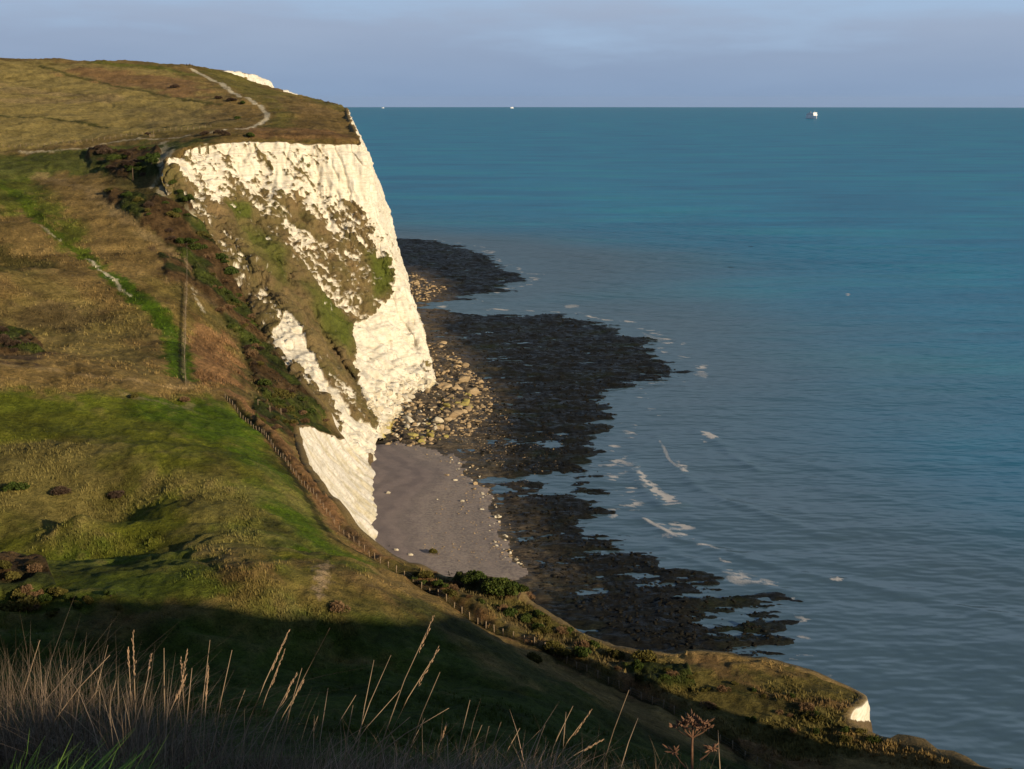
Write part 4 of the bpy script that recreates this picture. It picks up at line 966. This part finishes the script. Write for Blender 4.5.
# grass fringe hanging over the cliff tops
# ------------------------------------------------------------------ fences
M_POST = simple_mat('weathered_wood', (.30, .22, .14), .85, .4, 6); M_WIRE = simple_mat('fence_wire', (.16, .15, .14), .6, .2)
M_POSTD = simple_mat('dark_wood', (.10, .07, .045), .9, .4, 6)
def fence(name, label, pts, gap, h, r_, group=None, wires=(.95, .6, .3), mat=None, wr=.012):
    root = empty(name, (pts[0][0], pts[0][1], gz(*pts[0][:2]))); tag(root, label, 'fence', group); base = np.array(root.location)
    Pn = np.array([p[:2] for p in pts]); L = np.r_[0, np.cumsum(np.linalg.norm(np.diff(Pn, axis=0), axis=1))]; n = min(98, int(L[-1] / gap)); rf = random.Random(n)
    m = MB(); m.tube([(0, 0, -.3), (0, 0, h * .97), (0, 0, h)], [r_, r_ * .95, r_ * .6], 7); first = None; tops = []
    for i in range(n + 1):
        t = L[-1] * i / n; x = float(np.interp(t, L, Pn[:, 0])); y = float(np.interp(t, L, Pn[:, 1])); z = gz(x, y)
        if first is None: first = m.build('post', mat or M_POST, root, True); p = first
        else: p = first.copy(); COL.objects.link(p); p.parent = root
        p.location = (x - base[0], y - base[1], z - base[2]); p.rotation_euler = (rf.gauss(0, .04), rf.gauss(0, .04), rf.uniform(0, 6)); k = rf.uniform(.88, 1.1); p.scale = (1, 1, k)
        tops.append((x - base[0], y - base[1], z - base[2]))
    wm_ = MB()
    for wz in wires: wm_.tube([(a, b, c + h * wz) for a, b, c in tops], wr, 3)
    wm_.build('wire', M_WIRE, root)
F = [(FENCE[i][0], FENCE[i][1]) for i in range(len(FENCE))]
fence('wire_fence', 'upper length of the cliff edge fence curving above the beach cove', F[:6], 2.2, 1.15, .07)
fence('wire_fence', 'lower length of the cliff edge fence running down the strip to the right', F[5:], 2.3, 1.25, .09)
fl = [(-8,147),(30,146),(70,143.5),(110,139.5),(147,134.5),(180,130.5),(211,127.5)]
fence('field_fence', 'long post and wire fence along the foot of the plateau field', wl(fl), 2.6, 1.35, .09)
fence('slope_fence', 'straight fence climbing the brown slope beside the green path', wl([(186,386),(184.5,360),(185.5,320),(187,280),(187,248)]), 2.4, .9, .05)
def post_thing(name, u, v, h, label, r_=.09, cat='post', arm=None, mat=None):
    x, y, z = hit(u, v, 14); root = empty(name, (x, y, gz(x, y))); tag(root, label, cat)
    m = MB(); m.tube([(0, 0, -.3), (0, 0, h * .98), (0, 0, h)], [r_, r_, r_ * .6], 8); m.build('post', mat or M_POST, root, True)
    if arm:
        m = MB(); m.box((arm * .5, 0, h * .86), (arm, .05, .16)); m.build('sign_board', M_POST, root)
post_thing('marker_post', 270, 412, 1.7, 'left of two pale posts on the brambly ledge'); post_thing('marker_post', 281, 414, 1.7, 'right of two pale posts on the brambly ledge', .09, 'post')
post_thing('marker_post', 133, 181, 5.0, 'tall dark post standing in the bushes under the plateau rim', .22, 'post', None, M_POSTD)
post_thing('signpost', 258, 405, 1.5, 'short wooden signpost where the path meets the cliff fence', .07, 'signpost', .6)
# field gate
gx, gy, g_z = hit(152, 137.5, 14); root = empty('field_gate', (gx, gy, gz(gx, gy))); tag(root, 'wooden kissing gate in the plateau fence beside a dark bush', 'gate')
for sx_ in (-.9, .9):
    m = MB(); m.box((sx_, 0, .7), (.2, .2, 1.7)); m.build('post', M_POST, root)
for k in range(4):
    m = MB(); m.box((0, 0, .3 + .3 * k), (1.6, .05, .1)); m.build('rail', M_POST, root)

# ------------------------------------------------------------------ walkers on the skyline
M_SKIN = simple_mat('skin', (.45, .28, .2)); M_C = {k: simple_mat('cloth_' + k, c, .9, .2) for k, c in (('navy', (.02, .025, .05)), ('black', (.015, .015, .018)), ('maroon', (.07, .02, .02)), ('grey', (.05, .05, .055)))}
def person(x, y, face, top, legs, label, step=.25):
    root = empty('person', (x, y, gz(x, y)), face); tag(root, label, 'person', None)
    me = bpy.data.meshes.new('body'); bm = bmesh.new(); lay = None
    J = {'pel': (0, 0, .93, .15), 'waist': (0, 0, 1.1, .13), 'chest': (0, 0, 1.35, .17), 'neck': (0, .0, 1.5, .06), 'head': (0, .02, 1.60, .095), 'crown': (0, .01, 1.72, .085),
         'hl': (-.1, 0, .88, .10), 'kl': (-.1, step * .5, .48, .065), 'al': (-.1, step * .55, .08, .045), 'tl': (-.1, step * .55 + .16, .04, .035), 'hr': (.1, 0, .88, .10), 'kr': (.1, -step * .2, .48, .065), 'ar': (.1, -step * .8, .10, .045), 'tr': (.1, -step * .8 + .15, .04, .035),
         'sl': (-.19, 0, 1.42, .065), 'el': (-.25, -.04, 1.14, .048), 'wl': (-.24, .08, .90, .035), 'fl': (-.24, .12, .80, .03), 'sr': (.19, 0, 1.42, .065), 'er': (.25, -.04, 1.14, .048), 'wr': (.24, .08, .90, .035), 'fr': (.24, .12, .80, .03)}
    E = [('pel','waist'),('waist','chest'),('chest','neck'),('neck','head'),('head','crown'),('pel','hl'),('hl','kl'),('kl','al'),('al','tl'),('pel','hr'),('hr','kr'),('kr','ar'),('ar','tr'),('chest','sl'),('sl','el'),('el','wl'),('wl','fl'),('chest','sr'),('sr','er'),('er','wr'),('wr','fr')]
    names = list(J); me.from_pydata([J[k][:3] for k in names], [(names.index(a), names.index(b)) for a, b in E], [])
    o = bpy.data.objects.new('body', me); COL.objects.link(o); o.parent = root
    md = o.modifiers.new('s', 'SKIN'); sv = me.skin_vertices if len(me.skin_vertices) else None
    if sv is None:
        bm.from_mesh(me); bm.verts.layers.skin.verify(); bm.to_mesh(me)
    bm.free()
    for i, k in enumerate(names):
        me.skin_vertices[0].data[i].radius = (J[k][3], J[k][3]); me.skin_vertices[0].data[i].use_root = (k == 'pel')
    o.modifiers.new('d', 'SUBSURF').levels = 1; o.modifiers['d'].render_levels = 1
    me.materials.append(M_SKIN)
    m = MB(); m.tube([(0, 0, .86), (0, 0, 1.1), (0, 0, 1.36), (0, 0, 1.5)], [.19, .19, .215, .10], 10)
    for s_ in (-1, 1): m.tube([(s_ * .19, 0, 1.44), (s_ * .26, -.04, 1.14), (s_ * .245, .08, .9)], [.085, .068, .052], 7)
    m.build('jacket', M_C[top], root, True)
    m = MB(); m.tube([(-.1, 0, .92), (-.1, step * .5, .48), (-.1, step * .55, .1)], [.12, .085, .065], 7); m.tube([(.1, 0, .92), (.1, -step * .2, .48), (.1, -step * .8, .12)], [.12, .085, .065], 7); m.build('trousers', M_C[legs], root, True)
    m = MB(); m.tube([(0, 0, 1.56), (0, 0, 1.66), (0, 0, 1.75), (0, 0, 1.79)], [.09, .112, .10, .04], 9); m.build('hair', M_C['black'], root, True)
hx, hy, hz_ = hit(189, 66.2, 200)
for i, (dx_, dy_, a, b, st_, lab) in enumerate(((-1.6, 0, 'navy', 'black', .3, 'leftmost of the walkers on the skyline path, dark jacket'), (.3, 1.5, 'maroon', 'black', .25, 'middle walker on the skyline path, dark red jacket'), (2.0, .5, 'grey', 'navy', .3, 'rightmost of the walkers on the skyline path, grey jacket'))):
    person(hx + dx_, hy + dy_, 3.0 + i * .2, a, b, lab, st_)

# ------------------------------------------------------------------ ships
M_WHITE = simple_mat('ship_white', (.82, .82, .82), .5, .05, .05); M_HULL = simple_mat('ship_hull_blue', (.05, .10, .18), .5, .1, .05); M_GLASS = simple_mat('ship_glass', (.03, .04, .05), .2, .1)
def hull(m, L, B, z0, z1, bow=.22):
    b = len(m.v); sec = [(-.5, .92), (-.45, 1), (.5 - bow, 1), (.5 - bow * .45, .62), (.5, .04)]
    for f, k in sec:
        for s_ in (-1, 1):
            m.v.append((f * L, s_ * B / 2 * k * .86, z0)); m.v.append((f * L + (.02 * L if f == .5 else 0), s_ * B / 2 * k, z1))
    n = len(sec)
    for i in range(n - 1):
        a = b + i * 4; c = a + 4
        m.f += [(a, c, c + 1, a + 1), (a + 2, a + 3, c + 3, c + 2), (a + 1, c + 1, c + 3, a + 3), (a, a + 2, c + 2, c)]
    m.f += [(b, b + 1, b + 3, b + 2), (b + n * 4 - 4, b + n * 4 - 2, b + n * 4 - 1, b + n * 4 - 3)]
def ship(name, u, v, L, B, H, rz, label, cat, funnel=True):
    x, y, z = at_sea(u, v); root = empty(name, (x, y, z), rz); tag(root, label, cat)
    m = MB(); hull(m, L, B, -1.5, H * .18); m.build('hull', M_WHITE, root)
    m = MB(); hull(m, L * .99, B * .995, H * .181, H * .40); m.build('upper_hull', M_WHITE, root)
    m = MB(); m.box((-.03 * L, 0, H * .51), (L * .80, B * .94, H * .22)); m.box((-.02 * L, 0, H * .68), (L * .66, B * .86, H * .12)); s_ = m.build('superstructure', M_WHITE, root)
    m = MB(); m.box((-.03 * L, 0, H * .52), (L * .78, B * .946, H * .035)); m.box((-.02 * L, 0, H * .68), (L * .64, B * .866, H * .03)); m.build('window_band', M_GLASS, s_)
    m = MB(); m.box((.30 * L, 0, H * .79), (L * .10, B * .9, H * .09)); m.build('bridge', M_WHITE, root)
    m = MB(); m.box((-.2 * L, 0, H * .85), (L * .09, B * .3, H * .22), 0, .8); m.build('funnel', M_HULL, root)
    m = MB(); m.tube([(.28 * L, 0, H * .83), (.28 * L, 0, H * 1.1)], [.6, .3], 5); m.build('mast', M_WHITE, root)
ship('ferry', 812, 118.5, 120, 27, 44, math.radians(-76), 'white ferry far out on the open sea at the right', 'ferry')
ship('cargo_ship', 512, 108.3, 55, 18, 26, math.radians(12), 'tiny white ship on the horizon near the middle of the picture', 'ship')
ship('cargo_ship', 383, 108.2, 42, 16, 18, math.radians(-10), 'faint ship on the horizon just right of the headland', 'ship')

# ------------------------------------------------------------------ foreground grass
def bladem(name, spec=.15):
    t = NT(name); t.set(Base_Color=t.attr('Col').outputs['Color'], Roughness=.7); t.b.inputs['Specular IOR Level'].default_value = spec; return t.m
M_DRY = bladem('dry_blades'); M_GRN = bladem('green_blades', .3)
def blades(name, spec, n, mat, label, seed):
    g = np.random.default_rng(seed); VV = []; CC = []; FF = []; b = 0
    for i in range(n):
        x, y, h, lean, az, wdt, c = spec(g)
        z = gz(x, y) - .02; ca, sa = math.cos(az), math.sin(az); fx, fy = -sa, ca; k = 5; curl = g.uniform(.3, 1.6)
        for j in range(k + 1):
            t = j / k; d = lean * h * t ** (1 + curl); zz = h * (t - .35 * lean * t * t * curl)
            w_ = wdt * (1 - t) ** .6 if j < k else wdt * .05
            jx = g.normal() * .004
            px_, py_ = x + ca * d + jx, y + sa * d
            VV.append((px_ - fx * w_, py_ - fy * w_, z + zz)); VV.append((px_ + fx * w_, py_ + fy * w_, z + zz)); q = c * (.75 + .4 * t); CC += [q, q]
        for j in range(k): FF.append((b + 2 * j, b + 2 * j + 1, b + 2 * j + 3, b + 2 * j + 2))
        b += 2 * (k + 1)
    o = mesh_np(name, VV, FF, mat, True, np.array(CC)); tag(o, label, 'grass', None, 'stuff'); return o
def lerp(a, b, t): return np.array(a) * (1 - t) + np.array(b) * t
def gpos(g, u0, u1, y0, y1):
    y = g.uniform(y0, y1); u = g.uniform(u0, u1); return (u - 512) / FPX * y * 1.07, y
def top_px(u):                                # how high the matted grass stands along the frame's foot
    return float(np.interp(u, [0, 60, 130, 200, 260, 330, 400, 470, 540, 640, 760, 1024], [636, 648, 672, 704, 728, 738, 738, 742, 752, 762, 775, 790]))
def spec_dry(g):
    x, y = gpos(g, -40, 720, 3.3, 5.2); u = 512 + x / y / 1.07 * FPX
    if u < 105: y = g.uniform(3.9, 5.2); x = (u - 512) / FPX * y * 1.07
    zt = at(u, top_px(u) + g.exponential(26) - 10, y)[2]; h = max(.12, zt - gz(x, y)) * g.uniform(.75, 1.1)
    t = g.random(); return x, y, h, abs(g.normal(.35, .8)), g.uniform(0, 6.28), g.uniform(.0006, .0017), lerp((.085, .060, .040), (.28, .205, .14), t ** 1.6) * g.uniform(.6, 1.2)
blades('dry_grass', spec_dry, 9000, M_DRY, 'tangle of dry brown grass along the bottom edge in front', 1)
def spec_dry2(g):
    x, y = gpos(g, 280, 560, 3.4, 5.0); u = 512 + x / y / 1.07 * FPX
    zt = at(u, 735 + g.exponential(15), y)[2]; h = max(.1, zt - gz(x, y)) * g.uniform(.8, 1.15)
    return x, y, h, abs(g.normal(.5, .5)), g.normal(.3, .9), g.uniform(.0008, .0018), lerp((.30, .18, .12), (.48, .34, .24), g.random())
blades('dry_grass_leaning', spec_dry2, 900, M_DRY, 'leaning pinkish straw at the bottom middle in front', 2)
def spec_green(g):
    x, y = gpos(g, -40, 86, 2.7, 3.4); u = 512 + x / y / 1.07 * FPX
    zt = at(u, 742 + abs(g.normal(0, 14)), y)[2]; h = min(.42, max(.1, zt - gz(x, y)) * g.uniform(.7, 1.0))
    return x, y, h, min(1.2, abs(g.normal(.75, .35))), g.normal(.2, .6), g.uniform(.002, .0042), lerp((.05, .115, .012), (.16, .26, .04), g.random() ** 1.5)
blades('green_grass', spec_green, 2200, M_GRN, 'fresh green grass clump in the bottom left corner', 3)
# separate tall stalks, foot and tip measured on the photograph, 3.6 to 4.8 m away
STK = [(137,755,133,634,1),(131,700,128,650,.5),(143,700,151,655,.5),(165,745,164,648,.0),(160,740,185,678,.6),(172,745,187,652,1),(185,745,192,668,.3),(198,755,210,640,.0),(203,750,208,668,.7),(213,752,232,650,.3),(188,760,181,660,.5),
       (245,735,288,632,.7),(238,752,262,690,0),(252,740,284,652,.7),(262,745,296,675,.9),(268,748,303,682,.5),(275,745,330,628,.3),(283,742,302,668,.2),(222,755,245,690,0),(320,740,328,688,.2),(330,742,356,695,.3),(345,755,353,705,0),
       (357,752,374,660,.3),(352,752,391,655,.4),(383,740,433,618,.7),(385,745,438,650,.7),(408,755,440,672,.3),(370,760,449,708,.3),(360,765,410,717,.3),(424,765,433,728,.4),(432,768,446,726,.5),(404,762,425,718,.2),
       (340,765,400,690,0),(455,768,470,700,.2),(448,765,447,735,.2),(466,768,482,725,.3),(480,768,489,726,.2),(487,768,501,722,.3),(500,768,520,728,.2),(507,768,540,730,.2),(546,768,573,706,.2),(552,768,590,712,.8),(556,768,602,740,.7),(562,768,566,712,0),
       (602,768,629,690,.3),(621,768,638,718,.1),(720,768,718,730,.3),(12,745,40,640,0),(20,740,72,668,0),(55,720,110,655,0),(90,720,108,645,0),(104,735,116,680,.1),(60,745,98,690,.2),(118,745,130,690,.2),(300,768,318,716,.3),(310,765,372,722,.1),(530,768,545,725,.2)]
M_STALK = simple_mat('straw_stalk', (.30, .21, .13), .7, .25, 20); M_HEAD = simple_mat('seed_head', (.42, .27, .16), .85, .35, 60)
gs = random.Random(9)
for i, (u0, v0, u1, v1, hd) in enumerate(STK):
    Y = gs.uniform(3.7, 4.7); tip = at(u1, v1, Y + gs.uniform(-.15, .25)); ft = at(u0, v0, Y); gzz = gz(ft[0], Y)
    # carry the visible line down to the soil
    t = (ft[2] - (gzz - .03)) / max(.05, tip[2] - ft[2]); t = min(t, 1.6); dx_ = (tip[0] - ft[0]) * .5
    base = (ft[0] - dx_ * t, Y, gzz - .03)
    root = empty('grass_stalk', base); side = 'left' if u1 < 240 else ('middle' if u1 < 460 else 'right')
    tall = 'taller' if v1 < 672 else 'shorter'
    tag(root, {0: 'bare dry grass stalk', 1: 'dry grass stalk with a seed head'}[int(hd > .4)] + ', ' + tall + ' kind, in the ' + side + ' part of the foreground', 'grass stalk', 'dry grass stalks in the foreground')
    B_ = np.array(base); A = np.array(ft) - B_; T = np.array(tip) - B_; bow = (T - A) * 0
    pts = [np.zeros(3), A * .5, A, A + (T - A) * .5 + np.array([-(T - A)[0] * .06, 0, .0]), T]
    m = MB(); m.tube(pts, [.0022, .0020, .0017, .0014, .0008], 5); m.build('stem', M_STALK, root, True)
    if hd > .4:
        d = (T - A); Ls = np.linalg.norm(d); d /= Ls; hl = min(.14, Ls * .45) * (.6 + .5 * hd); m = MB(); n_ = 26
        for k in range(n_):
            c = T - d * hl * (k / n_) + np.array([gs.gauss(0, .0014) for _ in range(3)]); a = gs.uniform(0, 6.28)
            e_ = c + d * .012 + np.array([math.cos(a), math.sin(a) * .6, .2]) * .0032 * (1 if k > 3 else .5)
            m.tube([c, (c + e_) / 2, e_], [.0005, .0012, .0004], 4)
        m.build('seed_head', M_HEAD, root, True)
# forked stalk beside the tallest seed head is the same plant species: side spikes are in STK
# dried umbel
ft = at(692, 775, 4.0); gzz = gz(ft[0], 4.0); root = empty('dried_umbel', (ft[0], 4.0, gzz)); tag(root, 'dried brown flower head plant at the bottom right of centre', 'dried plant')
B_ = np.array((ft[0], 4.0, gzz)); M_UMB = simple_mat('umbel_brown', (.16, .085, .05), .85, .4, 60)
def loc(u, v, dy=0): return np.array(at(u, v, 4.0 + dy)) - B_
fork = loc(692, 745); m = MB(); m.tube([np.zeros(3), loc(692, 770), fork, loc(693, 728)], [.006, .005, .004, .003], 6); m.build('stem', M_UMB, root, True)
tips = [(675,727),(680,724),(686,722),(692,720),(698,721),(704,724),(709,727),(684,728),(700,729),(693,725)]
for i, (u, v) in enumerate(tips):
    m = MB(); t_ = loc(u, v, gs.uniform(-.02, .02)); m.tube([loc(692.5, 738), (loc(692.5, 738) + t_) / 2 + np.array([(u - 692) * .0004, 0, 0]), t_], [.002, .0016, .0012], 4); m.build('flower_stalk', M_UMB, root)
    m = MB()
    for k in range(14):
        a = np.array([gs.gauss(0, .008), gs.gauss(0, .008), abs(gs.gauss(0, .006))]); m.tube([t_ + a * .3, t_ + a, t_ + a * 1.4 + np.array([0, 0, .002])], [.0012, .0034, .0010], 4)
    m.build('flower_head', M_UMB, root)
for (u, v, f) in ((713, 748, (700, 760)), (674, 752, (686, 768))):
    t_ = loc(u, v); m = MB(); m.tube([loc(*f), (loc(*f) + t_) / 2 + np.array([0, 0, -.004]), t_], [.003, .002, .0015], 4); m.build('flower_stalk', M_UMB, root)
    m = MB()
    for k in range(26):
        a = np.array([gs.gauss(0, .009), gs.gauss(0, .007), gs.gauss(0, .006)]); m.tube([t_ + a * .3, t_ + a, t_ + a * 1.4 + np.array([0, 0, .002])], [.0012, .0030, .0006], 4)
    m.build('flower_head', M_UMB, root)

# ------------------------------------------------------------------ sea air
m = MB(); m.box((0, 21000, 0), (88000, 48000, 330)); hm = bpy.data.materials.new('sea_air'); hm.use_nodes = True; ht = hm.node_tree; ht.nodes.remove(ht.nodes['Principled BSDF'])
pv = ht.nodes.new('ShaderNodeVolumePrincipled'); pv.inputs['Color'].default_value = (.80, .90, 1.0, 1); pv.inputs['Density'].default_value = 4e-6; pv.inputs['Anisotropy'].default_value = .2
ht.links.new(pv.outputs[0], [n for n in ht.nodes if n.type == 'OUTPUT_MATERIAL'][0].inputs['Volume'])
o = m.build('haze', hm); tag(o, 'thin sea haze over the whole view', 'haze', None, 'stuff')
# ------------------------------------------------------------------ light, sky, camera
SUN_EL = math.radians(15.5); SUN_AZ = (0.74, -0.67)      # direction towards the sun in plan
sx, sy = SUN_AZ; nrm_ = math.hypot(sx, sy); sx /= nrm_; sy /= nrm_
sunl = bpy.data.lights.new('sun', 'SUN'); sunl.energy = 4.9; sunl.angle = math.radians(.55); sunl.color = (1.0, .82, .56)
so = bpy.data.objects.new('sun', sunl); COL.objects.link(so)
from mathutils import Vector
so.rotation_euler = Vector((sx * math.cos(SUN_EL), sy * math.cos(SUN_EL), math.sin(SUN_EL))).to_track_quat('Z', 'Y').to_euler()
w = bpy.data.worlds.new('World'); scn.world = w; w.use_nodes = True; wt = w.node_tree; bg = wt.nodes['Background']
sky = wt.nodes.new('ShaderNodeTexSky'); sky.sky_type = 'NISHITA'; sky.sun_disc = False; sky.sun_elevation = SUN_EL
sky.sun_rotation = math.atan2(sx, sy); sky.air_density = 1.0; sky.dust_density = .6; sky.ozone_density = 2.0; sky.altitude = 100
tc = wt.nodes.new('ShaderNodeTexCoord')
def wn(ty, **k):
    n = wt.nodes.new(ty)
    for a, b in k.items(): setattr(n, a, b)
    return n
sep = wn('ShaderNodeSeparateXYZ'); wt.links.new(tc.outputs['Generated'], sep.inputs[0])
mp = wn('ShaderNodeMapping'); mp.inputs['Scale'].default_value = (2.6, 2.6, 15); wt.links.new(tc.outputs['Generated'], mp.inputs[0])
no = wn('ShaderNodeTexNoise'); no.inputs['Scale'].default_value = 1.6; no.inputs['Detail'].default_value = 7; no.inputs['Roughness'].default_value = .55; wt.links.new(mp.outputs[0], no.inputs['Vector'])
# cloud bank lying on the horizon: cover falls with height, edge broken by noise
def wm(op, a, b=None, c=None):
    n = wn('ShaderNodeMath', operation=op)
    for i, x in enumerate((a, b, c)):
        if x is None: continue
        if isinstance(x, (int, float)): n.inputs[i].default_value = x
        else: wt.links.new(x, n.inputs[i])
    return n.outputs[0]
h = wm('SUBTRACT', wm('MULTIPLY', wm('SUBTRACT', no.outputs['Fac'], .5), .16), wm('SUBTRACT', sep.outputs['Z'], wm('ADD', .058, wm('MULTIPLY', sep.outputs['X'], -.035))))
mr = wn('ShaderNodeMapRange'); mr.inputs[1].default_value = -.022; mr.inputs[2].default_value = .022; mr.clamp = True; mr.interpolation_type = 'SMOOTHSTEP'; wt.links.new(h, mr.inputs[0])
cr = wn('ShaderNodeValToRGB'); wt.links.new(sep.outputs['Z'], cr.inputs[0])
e = cr.color_ramp.elements; e[0].position = 0; e[0].color = (2.75, 3.95, 5.95, 1); e[1].position = .09; e[1].color = (4.6, 5.4, 6.9, 1)
q = e.new(.03); q.color = (3.35, 4.35, 6.1, 1)
mo = wn('ShaderNodeMix', data_type='RGBA', blend_type='MULTIPLY'); mo.inputs[0].default_value = 1
cr2 = wn('ShaderNodeValToRGB'); e = cr2.color_ramp.elements; e[0].position = .3; e[0].color = (.93, .93, .95, 1); e[1].position = .7; e[1].color = (1.06, 1.05, 1.04, 1); wt.links.new(no.outputs['Fac'], cr2.inputs[0])
wt.links.new(cr.outputs[0], mo.inputs[6]); wt.links.new(cr2.outputs[0], mo.inputs[7])
mrh = wn('ShaderNodeMapRange'); mrh.inputs[1].default_value = .45; mrh.inputs[2].default_value = .10; mrh.interpolation_type = 'SMOOTHSTEP'; wt.links.new(sep.outputs['Z'], mrh.inputs[0])
hz = wn('ShaderNodeMix', data_type='RGBA'); wt.links.new(mrh.outputs[0], hz.inputs[0]); wt.links.new(sky.outputs[0], hz.inputs[6]); hz.inputs[7].default_value = (4.2, 5.8, 8.0, 1)
mx = wn('ShaderNodeMix', data_type='RGBA'); wt.links.new(wm('MULTIPLY', mr.outputs[0], .93), mx.inputs[0]); wt.links.new(hz.outputs[2], mx.inputs[6]); wt.links.new(mo.outputs[2], mx.inputs[7])
wt.links.new(mx.outputs[2], bg.inputs[0]); bg.inputs[1].default_value = .075

cam = bpy.data.cameras.new('camera'); co = bpy.data.objects.new('camera', cam); COL.objects.link(co); scn.camera = co
co.location = (0, 0, EYE); co.rotation_euler = (PI / 2 - PITCH, 0, 0)
cam.sensor_width = 36; cam.lens = 36 * FPX / W_; cam.clip_start = .1; cam.clip_end = 120000
scn.view_settings.view_transform = 'Standard'; scn.view_settings.look = 'None'; scn.view_settings.gamma = 1; scn.view_settings.exposure = EXPOSURE
